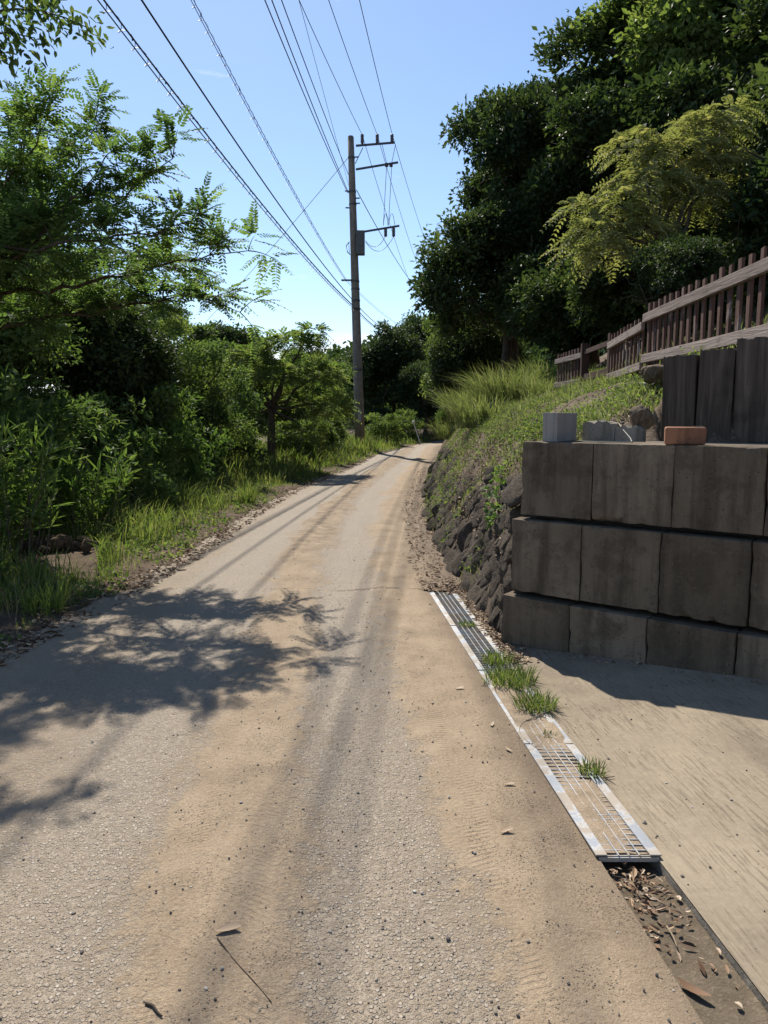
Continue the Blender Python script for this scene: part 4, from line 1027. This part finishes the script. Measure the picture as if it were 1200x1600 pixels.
# big pinnate tree reaching over the road from the left
tx0, ty0 = -5.0, 7.7
pt = empty('pinnate_tree', (tx0, ty0, float(ground_z(tx0, ty0))), 0, 'tree with long pinnate leaves reaching over the road from the left', 'tree', LG)
mbt = MB(); fork = np.array((-4.75, 7.65, 2.1)); mbt.tube(limb_pts((tx0, ty0, -.2), fork, 6, 0, .012), np.linspace(.17, .12, 6), 10)
limbs = [[fork, at(0, 455, 7.6), at(130, 442, 7.5), at(270, 408, 7.3), at(335, 398, 7.2), at(388, 392, 7.2)],
         [fork, at(-60, 420, 7.6), at(60, 330, 7.8), at(110, 250, 7.8), at(150, 185, 7.8)],
         [fork, at(-20, 420, 7.5), at(110, 360, 7.4), at(190, 310, 7.3), at(230, 280, 7.3), at(270, 248, 7.3)],
         [fork, at(-80, 400, 7.9), at(10, 300, 8.2), at(35, 240, 8.2), at(45, 200, 8.2)],
         [fork, at(40, 500, 7.9), at(160, 490, 8.0), at(260, 460, 8.0), at(340, 470, 7.9), at(375, 488, 7.9)],
         [fork, at(-40, 380, 6.9), at(80, 390, 6.6), at(170, 370, 6.6), at(250, 362, 6.7), at(300, 345, 6.9)],
         [fork, at(-20, 470, 8.6), at(80, 430, 8.8), at(200, 400, 8.8), at(290, 430, 8.6)],
         [fork, at(-60, 340, 7.2), at(20, 270, 7.0), at(70, 215, 7.0), at(75, 185, 7.0)],
         [fork, at(-60, 420, 7.0), at(30, 400, 6.8), at(120, 310, 6.9), at(160, 255, 7.0)]]
items = []
def resample(pts, n):
    pts = np.array(pts); s = np.concatenate([[0], np.cumsum(np.linalg.norm(np.diff(pts, axis=0), axis=1))]); q = np.linspace(0, s[-1], n)
    p = np.stack([np.interp(q, s, pts[:, k]) for k in range(3)], -1)
    for _ in range(2): p[1:-1] = (p[:-2] + 2 * p[1:-1] + p[2:]) / 4
    return p
ribs = []
for li, lm in enumerate(limbs):
    p = resample(lm, 22); p[1:-1] += rng.normal(0, .02, (20, 3)); mbt.tube(p, np.linspace(.03, .004, 22), 6)
    for k in range(5, 22):
        for _ in range(3 if k < 17 and li not in (0, 2, 5) else 2):
            th = nrmz(p[min(21, k + 1)] - p[k - 1]); dv = nrmz(th * .55 + rng.normal(0, .55, 3) * np.array((1, .8, .7)) + np.array((.02, 0, .42))); tl = rng.uniform(.12, .42) * (1.15 - .02 * k)
            tw = arc(p[k], p[k] + dv * tl, -.02, 6); mbt.tube(tw, np.linspace(.006, .002, 6), 4, False)
            nf = 8; f = rng.uniform(.25, 1, nf); f[-2:] = 1.0; bp = np.stack([np.interp(f * 5, np.arange(6), tw[:, q]) for q in range(3)], -1)
            ax = dv * .5 + rng.normal(0, .6, (nf, 3)) * np.array((1, .9, .5)); up = np.array((0, 0, 1.0)) + rng.normal(0, .25, (nf, 3))
            it, P = fronds(bp, ax, up, rng.uniform(.22, .38, nf), 9, .07, .027, .2, np.clip(rng.normal(.45, .22, nf), 0, 1)); items.append(it); ribs.append(P)
wpart('crown', join_cards('crown', items), M['leaf_pinnate'], pt)
for P in ribs:
    for q in P[::2]: mbt.tube(q[[0, 4, 8]], [.003, .002, .001], 3, False)
wpart('trunk', mbt.mesh('trunk', True), M['bark'], pt)

# branch with simple leaves entering at the top left
ox, oy = -5.2, 6.2
ob = empty('overhanging_tree', (ox, oy, float(ground_z(ox, oy))), 0, 'drooping leafy branch hanging into the top left corner', 'tree', LG)
mbt = MB(); fk = np.array((-5.0, 6.2, 3.3)); mbt.tube(limb_pts((ox, oy, -.2), fk, 6, 0, .015), np.linspace(.15, .1, 6), 10); items = []
for lm in ([fk, at(-120, 60, 6.49), at(-20, 15, 6.60), at(60, 10, 6.60), at(105, 25, 6.60), at(140, 45, 6.60)], [fk, at(-100, 90, 6.38), at(-30, 50, 6.27), at(20, 45, 6.27), at(55, 60, 6.27)],
           [fk, at(-100, 0, 6.82), at(0, -30, 6.93), at(60, -15, 6.93), at(85, 12, 6.82)], [fk, at(-130, 90, 6.27), at(-40, 70, 6.05), at(0, 82, 6.05)], [fk, at(-160, 30, 6.93), at(-60, -30, 7.26), at(0, -50, 7.26), at(30, -30, 7.15)]):
    p = resample(lm, 16); mbt.tube(p, np.linspace(.035, .004, 16), 5)
    for k in range(6, 16):
        n = 42; pos = p[k] + rng.normal(0, .075, (n, 3)); ax = rng.normal(0, .5, (n, 3)) + np.array((.3, 0, -.55)); up = np.array((0, 0, 1.0)) + rng.normal(0, .6, (n, 3))
        items.append(leaf_cards(pos, ax, up, rng.uniform(.06, .1, n), rng.uniform(.026, .04, n), True, .15))
wpart('crown', join_cards('crown', items), M['leaf_mid'], ob); wpart('trunk', mbt.mesh('trunk', True), M['bark'], ob)

# shrub layer along the thicket edge
SG = 'shrubs along the left verge'
for i, (lb, x, y, cz, rad, cr, mt) in enumerate([
 ('dark shrub low in the shade, nearest of the thicket edge', -4.25, 8.3, .85, (.95, .9, .95), 'shrub_a', 'leaf_mid'),
 ('dark shrub behind the tall grass of the left verge', -4.0, 10.1, .85, (.9, .95, .95), 'shrub_b', 'leaf_mid'),
 ('pale leaved shrub in the middle of the thicket edge', -3.75, 12.2, .95, (.8, .9, 1.05), 'shrub_b', 'leaf_shrub'),
 ('dark shrub left of the slender trunk', -3.7, 14.4, .8, (.8, 1.0, .85), 'shrub_a', 'leaf_mid'),
 ('shrub in shade just before the slender trunk', -3.6, 17.0, .8, (.8, 1.1, .85), 'shrub_b', 'leaf_mid'),
 ('sunny low shrub right of the slender trunk', -2.75, 23.0, .65, (.75, 1.0, .7), 'shrub_b', 'leaf_light'),
 ('sunny weeds and shrub halfway to the pole', -2.35, 27.5, .6, (.7, 1.2, .65), 'shrub_a', 'leaf_light'),
 ('dark shrub deep in the thicket at the left edge', -5.4, 7.6, .9, (1.0, 1.0, 1.0), 'shrub_a', 'leaf_mid'),
]):
    q = 1.1 if y < 19 else 1.0; x, y = x * q, y * q
    tree('verge_shrub', lb, x, y, cz, rad, cr, mt, .03, i * 1.1, SG, cat='shrub', nl=5)
# bamboo grass at the left edge
def cane_plant(label, x, y, n, h, sp):
    root = empty('bamboo_grass', (x, y, float(ground_z(x, y))), 0, label, 'plant', 'bamboo grass clumps'); mb = MB(); its = []
    for k in range(n):
        th = rng.random() * 6.28; rr = sp * math.sqrt(rng.random()); b = np.array((rr * math.cos(th), rr * math.sin(th), -.05)); hh = h * rng.uniform(.65, 1.05)
        e = b + np.array((math.cos(th) * .22 + rng.normal(0, .1), math.sin(th) * .22 + rng.normal(0, .1), hh)); p = limb_pts(b, e, 6, 0, .012); mb.tube(p, np.linspace(.008, .003, 6), 4)
        m = 30; f = rng.uniform(.25, 1, m) * 5; pos = np.stack([np.interp(f, np.arange(6), p[:, q]) for q in range(3)], -1)
        d = rand_dirs(m, -.1); its.append(leaf_cards(pos, d + np.array((0, 0, .15)), np.array((0, 0, 1.0)) + rng.normal(0, .4, (m, 3)), rng.uniform(.14, .28, m), rng.uniform(.022, .036, m), True, .1))
    obj('leaves', join_cards('leaves', its), M['leaf_shrub'], root); obj('canes', mb.mesh('canes', True), M['bark_pale'], root)
cane_plant('bamboo grass with narrow pale leaves at the left edge', -3.85, 7.4, 46, 1.45, .42)
cane_plant('low bamboo grass in the shade right of the pale clump', -3.95, 9.2, 34, .95, .45)

# ------------------------------------------------------------------ distant wood on the hill
n = 1500; px_ = rng.uniform(-110, 120, n); py_ = rng.uniform(110, 235, n); pz_ = hill_z(px_, py_)
per = 34; ci = np.repeat(np.arange(n), per); rr = rng.uniform(2.2, 4.2, n); d = rand_dirs(n * per, -.2)
pos = np.stack([px_, py_, pz_ + rr * .6], -1)[ci] + d * rr[ci][:, None]
tone = rng.random(n)[ci]
far = obj('distant_wood', join_cards('distant_wood', [leaf_cards(pos, rng.normal(0, 1, (n * per, 3)), d + rng.normal(0, .3, d.shape), 1.5, 1.2, True, .2, np.clip(tone * .7 + rng.random(n * per) * .3, 0, 1))]), M['far_leaf'])
tag(far, 'distant wooded hillside beyond the utility pole', 'wood', kind='stuff')

# ================================================================== grass and weeds
def scatter_left(n, y0, y1, d0, d1, thr, sc=1.5, seed=71):
    y = y0 * (y1 / y0) ** rng.random(n); d = rng.uniform(d0, d1, n); x = xl(y) - d
    keep = (vnoise(x * sc, y * sc, seed) > thr) & ~((np.abs(x + 3.3 + (y - 7.3) * .35) < .42) & (y > 6.7) & (y < 8.3)); x, y = x[keep], y[keep]
    return np.stack([x, y, ground_z(x, y) - .01], -1), d[keep]
parts = []
b, d = scatter_left(15000, 3.2, 30, .22, 1.5, .42, 1.7); parts.append(blades(b, (.05 + .12 * smooth(.1, 1.2, d)) * rng.uniform(.4, 1.4, len(b)), (.25, -.1, 0), rng.uniform(.004, .008, len(b)) * (1 + b[:, 1] * .06)))
b, d = scatter_left(9000, 6.2, 30, .6, 2.2, .45, 1.1, 75); parts.append(blades(b, rng.uniform(.15, .46, len(b)), (.35, -.15, 0), rng.uniform(.006, .011, len(b)) * (1 + b[:, 1] * .05)))
b, d = scatter_left(6000, 3.4, 8.0, .3, 2.4, .5, 2.3, 79); parts.append(blades(b, rng.uniform(.08, .26, len(b)), (.2, -.1, 0), rng.uniform(.004, .008, len(b))))
b, d = scatter_left(16000, 17, 50, .15, 7, .25, .8, 93); parts.append(blades(b, rng.uniform(.15, .75, len(b)) * smooth(.0, 1.2, d) + .08, (.3, -.2, 0), rng.uniform(.018, .04, len(b))))
b, d = scatter_left(9000, 5, 17, 1.2, 5, .3, 1.0, 94); parts.append(blades(b, rng.uniform(.2, .6, len(b)), (.3, -.2, 0), rng.uniform(.008, .016, len(b))))
tag(obj('verge_grass', blades_mesh('verge_grass', parts), M['grass']), 'green grass growing along the left verge of the road', 'grass', kind='stuff')
its = []
b, d = scatter_left(5200, 3.4, 26, .15, 2.6, .4, 1.9, 97); m = len(b); k = np.repeat(np.arange(m), 4); kk = m * 4
pos = b[k] + rng.normal(0, .035, (kk, 3)) * np.array((1, 1, .4)) + np.array((0, 0, .05)) * rng.uniform(.3, 3.2, (kk, 1)) * smooth(.1, 1.4, d)[k][:, None]
its.append(leaf_cards(pos, rng.normal(0, .7, (kk, 3)), np.array((0, 0, 1.0)) + rng.normal(0, .45, (kk, 3)), rng.uniform(.022, .06, kk) * (1 + b[k][:, 1] * .03), rng.uniform(.014, .034, kk) * (1 + b[k][:, 1] * .03), True))
tag(obj('verge_weeds', join_cards('verge_weeds', its), M['leaf_light']), 'low broad leaved weeds mixed into the left verge grass', 'weeds', kind='stuff')
b, d = scatter_left(900, 3.6, 20, .3, 2.6, .45, 1.3, 98)
tag(obj('dead_stems', blades_mesh('dead_stems', [blades(b, rng.uniform(.15, .6, len(b)), (.2, -.2, 0), rng.uniform(.003, .006, len(b)))]), M['twig']), 'thin dead straw stems standing in the left verge', 'straw', kind='stuff')
# taller tussocks one can tell apart
def tussock(name, label, x, y, z, n, h, sp, w=.008, mat='grass', group=None, lean=(.2, -.1, 0), cat='grass', curl=1.0):
    root = empty(name, (x, y, z), 0, label, cat, group); th = rng.random(n) * 6.283; rr = sp * np.sqrt(rng.random(n))
    b = np.stack([rr * np.cos(th), rr * np.sin(th), np.full(n, -.015)], -1)
    out = np.stack([np.cos(th), np.sin(th), 0 * th], -1) * (rr / sp)[:, None] + np.array(lean)
    rn = np.clip(rng.normal(.5, .25, n), 0, 1); parts = [blades(b, h * rng.uniform(.5, 1.1, n), out, w * rng.uniform(.7, 1.3, n), rn, curl, 4)]
    me = blades_mesh('blades', parts); obj('blades', me, M[mat], root)
    m = max(4, n // 25); th = rng.random(m) * 6.283; dd = rand_dirs(m, .0); dd[:, 2] *= .35
    pos = np.stack([np.cos(th) * sp * .6, np.sin(th) * sp * .6, np.full(m, .012)], -1)
    obj('dry_blades', join_cards('dry_blades', [leaf_cards(pos, dd, np.array((0, 0, 1.0)) + rng.normal(0, .3, (m, 3)), h * .5, w * .8, True)]), M['dry_leaf'], root)
TG = 'grass tussocks on the left verge'
for lb, px, py, h in (('long arching grass tussock beside the dark soil heap', 285, 800, .62), ('bright grass tussock in the middle of the verge', 385, 790, .5), ('grass tussock near the road in the left foreground', 70, 960, .34),
                      ('sunny grass tussock towards the slender trunk', 455, 745, .55), ('pale grass tussock at the left edge behind the soil heap', 115, 825, .6)):
    r = ray(px, py); k = CAMZ / -r[2]; x, y = r[0] * k, r[1] * k; tussock('grass_tussock', lb, x, y, float(ground_z(x, y)), 200, h, .16, .009, 'grass', TG)
GG = 'grass tufts growing through the gratings'
for lb, x, y, h, sp, n in (('small leafy weed tuft on the far gratings', .62, 5.36, .07, .06, 110), ('grass tuft at the near end of the third grating', .72, 4.52, .12, .09, 210),
                        ('largest grass tuft on the gratings, spreading onto the driveway', .74, 4.18, .13, .15, 430), ('round grass tuft on the second grating', .81, 3.80, .115, .11, 330),
                        ('thin grass tuft with dry stalks on the nearest grating', .905, 3.05, .10, .05, 110), ('tiny sprig of weed on the second grating', .80, 3.43, .05, .03, 30)):
    tussock('grass_tuft', lb, x, y, .0, n, h, sp, .006, 'grass', GG, (.1, 0, 0))
# bank weeds
def on_bank(n, y0, y1, d0, d1, thr, seed, sc=1.4):
    y = y0 * (y1 / y0) ** rng.random(n); d = rng.uniform(d0, d1, n); p = bank_pt(d, y); keep = vnoise(p[:, 0] * sc, p[:, 1] * sc, seed) > thr
    s = (p[:, 0] - P0[0]) * WN[0] + (p[:, 1] - P0[1]) * WN[1]; du = (p[:, 0] - P0[0]) * WU[0] + (p[:, 1] - P0[1]) * WU[1]
    keep &= ~((s < 1.08) & (du > -.05)); return p[keep] - np.array((0, 0, .012)), d[keep]
parts = []
b, d = on_bank(30000, 5.5, 20, .85, 4.2, .3, 81); parts.append(blades(b, rng.uniform(.06, .2, len(b)), (-.4, -.2, 0), rng.uniform(.006, .012, len(b)) * (1 + b[:, 1] * .03)))
b, d = on_bank(9000, 6.3, 26, .02, 1.1, .46, 83, 2.0); parts.append(blades(b, rng.uniform(.05, .14, len(b)), (-.4, -.2, 0), rng.uniform(.008, .014, len(b))))
b, d = on_bank(7000, 10, 36, 1.2, 6, .42, 85); parts.append(blades(b, rng.uniform(.12, .32, len(b)), (-.4, -.2, 0), rng.uniform(.010, .018, len(b))))
tag(obj('bank_grass', blades_mesh('bank_grass', parts), M['grass_tall']), 'yellow green weeds and grass covering the top of the bank', 'grass', kind='stuff')
its = []
for n, a in ((6000, (5.6, 18, .8, 3.6, .45, 87)), (2600, (6.6, 18, .0, .95, .56, 89, 2.2)), (900, (5.4, 9.5, .25, .8, .70, 91, 2.6))):
    b, d = on_bank(n, *a); m = len(b); k = np.repeat(np.arange(m), 3); pos = b[k] + rng.normal(0, .03, (m * 3, 3)) + np.array((-.01, 0, .05)) * rng.uniform(.5, 2.2, (m * 3, 1))
    its.append(leaf_cards(pos, rng.normal(0, .7, (m * 3, 3)) + np.array((-.3, 0, 0)), np.array((-.3, 0, 1.0)) + rng.normal(0, .4, (m * 3, 3)), rng.uniform(.018, .045, m * 3), rng.uniform(.012, .026, m * 3), True))
tag(obj('bank_weeds', join_cards('bank_weeds', its), M['leaf_light']), 'low broad leaved weeds scattered over the sunlit bank', 'weeds', kind='stuff')
TGG = 'tall grass clumps on the bank'
for lb, d, y, h, sp, n in (('tall silvery grass clump arching over the bank below the hill', 1.75, 17.0, 1.25, .65, 1000), ('tall grass clump at the left brow of the bank', 1.05, 19.5, 1.15, .6, 800), ('tall grass clump just left of the farthest fence section', 2.35, 15.4, .55, .4, 300),
                        ('lower green grass clump on the slope under the tall clumps', 1.0, 13.6, .75, .45, 520), ('shaded grass clump behind the tall silvery clump', 3.0, 20.5, 1.2, .6, 500), ('grass clump on the bank foot near the bend', .5, 24, .8, .5, 400)):
    p = bank_pt(d, y); tussock('tall_grass', lb, float(p[0]), float(p[1]), float(p[2]), n, h, sp, .016, 'grass_tall', TGG, (-.55, -.25, 0), 'grass', 1.15)
# creeping plant on the stones
root = empty('ivy_plant', tuple(bank_pt(.42, 6.9)), 0, 'pale leaved creeping plant on the lava stones', 'plant'); m = 90
y = rng.uniform(6.5, 7.6, m); d = .40 + (y - 6.9) * .16 + rng.normal(0, .05, m); p = bank_pt(d, y) + np.array((-.075, -.03, .07))
wpart('leaves', join_cards('leaves', [leaf_cards(p, rng.normal(0, .6, (m, 3)), np.array((-.5, -.2, .9)) + rng.normal(0, .3, (m, 3)), rng.uniform(.04, .07, m), rng.uniform(.03, .05, m), True)]), M['leaf_shrub'], root)
mb = MB(); q = np.linspace(6.5, 7.6, 9); mb.tube(bank_pt(.40 + (q - 6.9) * .16, q) + np.array((-.06, -.02, .055)), .004, 5); wpart('stem', mb.mesh('stem', True), M['twig'], root)

# ================================================================== soil heap, litter, pebbles, twigs
r = ray(100, 872); k = CAMZ / -r[2]; sx, sy = r[0] * k, r[1] * k
sh_ = empty('soil_heap', (sx, sy, float(ground_z(sx, sy))), 0, 'small heap of dark soil clods in the left verge grass', 'soil heap')
clods = [lump('clod', 400 + i, .5, 2.6) for i in range(4)]
for i in range(34):
    a = rng.normal(0, 1); obj('clod', clods[i % 4], M['soil'], sh_, (a * .2, rng.normal(0, .08), .04 + rng.random() * .10 * max(0, 1 - abs(a) * .5)), tuple(rng.random(3) * 6), tuple(rng.uniform(.04, .095, 3)))
def litter(name, label, pos, n_up, size):
    m = len(pos); ax = rng.normal(0, 1, (m, 3)); ax[:, 2] *= .18; nn = np.array(n_up) + rng.normal(0, .28, (m, 3))
    me = join_cards(name, [leaf_cards(pos, ax, nn, np.clip(rng.lognormal(math.log((size[0] + size[1]) / 2.4), .4, m), size[0] * .6, size[1] * 1.3), rng.uniform(*size, m) * .38, True, .25)]); return tag(obj(name, me, M['dry_leaf']), label, 'leaf litter', kind='stuff')
# left verge edge
n = 3600; y = 3.4 * (26 / 3.4) ** rng.random(n); d = np.abs(rng.normal(.08, .16, n)) - .06; x = xl(y) - d
litter('verge_litter', 'brown fallen leaves along the left edge of the road', np.stack([x, y, np.maximum(ground_z(x, y), .0) + .012], -1), (0, 0, 1), (.03, .075))
# strip at the foot of the stones
n = 2600; y = 4.5 * (22 / 4.5) ** rng.random(n); f = rng.random(n); x = xr(y) - .12 + (xb(y) + .1 - xr(y) + .14) * f; x = np.where(y < 6.45, np.maximum(x, xcr(y) + .0 + .12 * f), x)
x[:260] = rng.uniform(.38, .78, 260); y[:260] = rng.uniform(6.36, 6.75, 260)
z = np.array([road_z(a, b) if b > 6.46 else .004 for a, b in zip(x, y)])
litter('foot_litter', 'dry leaves and straw collected along the foot of the stones', np.stack([x, y, z + .012], -1), (0, 0, 1), (.02, .06))
n = 4200; y = rng.uniform(5.5, 15, n); d = rng.uniform(.2, 1.3, n); litter('bank_litter', 'dry leaves caught on the slope of the bank', bank_pt(d, y) + np.array((-.03, 0, .03)), (-.5, 0, .8), (.02, .055))
n = 150; y = 2.41 - np.abs(rng.normal(0, .22, n)); x = xcl(y) + .015 + (CW - .03) * rng.random(n)
litter('channel_litter', 'dead leaves and debris in the open drain channel', np.stack([x, y, -.030 + rng.random(n) * .016], -1), (0, 0, 1), (.012, .045))
n = 150; du = rng.uniform(-.05, 2.4, n); of = -.09 - np.abs(rng.normal(0, .07, n)); pp = P0[None] + WU * du[:, None] + WN * of[:, None]
litter('wall_foot_litter', 'dry leaf crumbs gathered along the foot of the block wall', np.stack([pp[:, 0], pp[:, 1], drive_z(pp[:, 0], pp[:, 1]) + .006], -1), (0, 0, 1), (.010, .035))
# pebbles and grit
import bmesh
bm = bmesh.new(); bmesh.ops.create_icosphere(bm, subdivisions=1, radius=1.0); iv = np.array([v.co for v in bm.verts]); itf = np.array([[v.index for v in f.verts] for f in bm.faces]); bm.free()
def pebbles(name, label, x, y, z, s):
    m = len(x); V = iv[None] * (1 + rng.normal(0, .16, (m, len(iv), 1))) * s[:, None, None] * np.stack([np.ones(m), rng.uniform(.6, 1, m), rng.uniform(.45, .8, m)], -1)[:, None]
    th = rng.random(m) * 6.283; c, sn = np.cos(th)[:, None], np.sin(th)[:, None]; V = np.stack([V[..., 0] * c - V[..., 1] * sn, V[..., 0] * sn + V[..., 1] * c, V[..., 2]], -1)
    V = V + np.stack([x, y, z], -1)[:, None]; F = (itf[None] + (np.arange(m) * len(iv))[:, None, None]).reshape(-1, 3)
    me = mesh_np(name, V.reshape(-1, 3), F, False, fattr={'rnd': np.repeat(np.clip(rng.normal(.52, .26, m), 0, 1), len(itf))}); return tag(obj(name, me, M['pebble']), label, 'pebbles', kind='stuff')
n = 5200; y = 1.3 * (9 / 1.3) ** rng.random(n); x = rng.uniform(-2.4, 1, n); rr_ = xr(y) - x
w = np.interp(rr_, [0, .1, .35, .6, .9, 1.1, 1.3, 1.6, 2.5], [.9, .5, .35, .9, .7, .5, .8, .25, .3]); keep = (rng.random(n) < w) & (rr_ > .01); x, y = x[keep], y[keep]
s = np.clip(rng.lognormal(math.log(.0031), .45, len(x)), .0016, .0075)
pebbles('road_pebbles', 'loose pebbles and grit scattered over the dirt road', x, y, np.array([road_z(a, b) for a, b in zip(x, y)]) + s * .35, s)
n = 420; y = rng.uniform(1.4, 4.2, n); x = xcr(y) + rng.uniform(.02, 1.6, n) ; s = np.clip(rng.lognormal(math.log(.0026), .5, n), .0014, .009)
pebbles('driveway_grit', 'scattered dark grit on the brushed concrete driveway', x, y, drive_z(x, y) + s * .35, s)
# single dry leaves and twigs one can pick out
LFG = 'single dry leaves on the ground'
def ground_hit(px, py):
    r = ray(px, py); k = CAMZ / -r[2]; return r[0] * k, r[1] * k
for lb, px, py, ln, th in (('curled tan leaf on the dirt in the left foreground', 357, 1466, .075, .1), ('tan leaf on the earth right of the tyre tracks', 792, 1310, .055, .3), ('pale leaf on the earth beside the nearest grating', 795, 1235, .05, -.2),
                           ('small pale leaf left of the second grating', 770, 1141, .05, 1.2), ('reddish brown leaf on the silt in the open channel', 1085, 1535, .09, 2.4), ('small leaf left of the third grating', 718, 1083, .055, .1),
                           ('narrow leaf by the buried side of the second grating', 795, 1178, .045, 2.0)):
    x, y = ground_hit(px, py); z = (-.020 if xcl(y) < x < xcr(y) else road_z(x, y) + .006)
    m = 7; t = np.linspace(0, 1, m); wdt = ln * .19 * np.sin(np.pi * np.clip(t * .94 + .03, 0, 1)) ** .8; zz = ln * .10 * (t - .4) ** 2 * 4
    ctr = np.stack([t * ln - ln / 2, .12 * ln * np.sin(t * 2.6), zz], -1); V = np.concatenate([ctr + np.stack([0 * t, wdt, wdt * .55], -1), ctr, ctr + np.stack([0 * t, -wdt, wdt * .3], -1)])
    F = [(i, i + 1, m + i + 1, m + i) for i in range(m - 1)] + [(m + i, m + i + 1, 2 * m + i + 1, 2 * m + i) for i in range(m - 1)]
    o = obj('dry_leaf', mesh_np('dry_leaf', V, np.array(F), True, fattr={'rnd': np.full(len(F), .35 if 'reddish' in lb else rng.uniform(.78, .97))}), M['dry_leaf'], None, (x, y, z), (0, 0, th)); tag(o, lb, 'leaf', LFG)
def twig(label, pts, r, mat='twig'):
    p = np.array([(*ground_hit(a, b), 0) for a, b in pts]); p[:, 2] = [(-.018 if xcl(q[1]) < q[0] < xcr(q[1]) and q[1] < 2.42 else (road_z(q[0], q[1]) if q[0] < xcl(q[1]) else .006)) + r for q in p]
    p = resample(p, 14); mb = MB(); mb.tube(p, np.linspace(r, r * .5, 14), 5); tag(obj('twig', mb.mesh('twig', True), M[mat]), label, 'twig')
twig('pale bent straw stalk between the two nearest grass tufts', [(862, 1112), (838, 1122), (812, 1132), (810, 1150), (826, 1162), (838, 1172)], .0035)
twig('pale straight stalk on the silt of the open channel', [(1042, 1440), (1052, 1455), (1058, 1472)], .003)
twig('short dark twig at the bottom left on the road', [(228, 1576), (240, 1580), (246, 1590), (254, 1598)], .0045, 'twig_dark')
twig('thin dark twig lying along the tyre print', [(340, 1475), (365, 1510), (400, 1545), (425, 1575)], .002, 'twig_dark')
twig('dry stalk lying on the concrete beside the thin grass tuft', [(905, 1218), (930, 1220), (960, 1216)], .003, 'twig_dark')
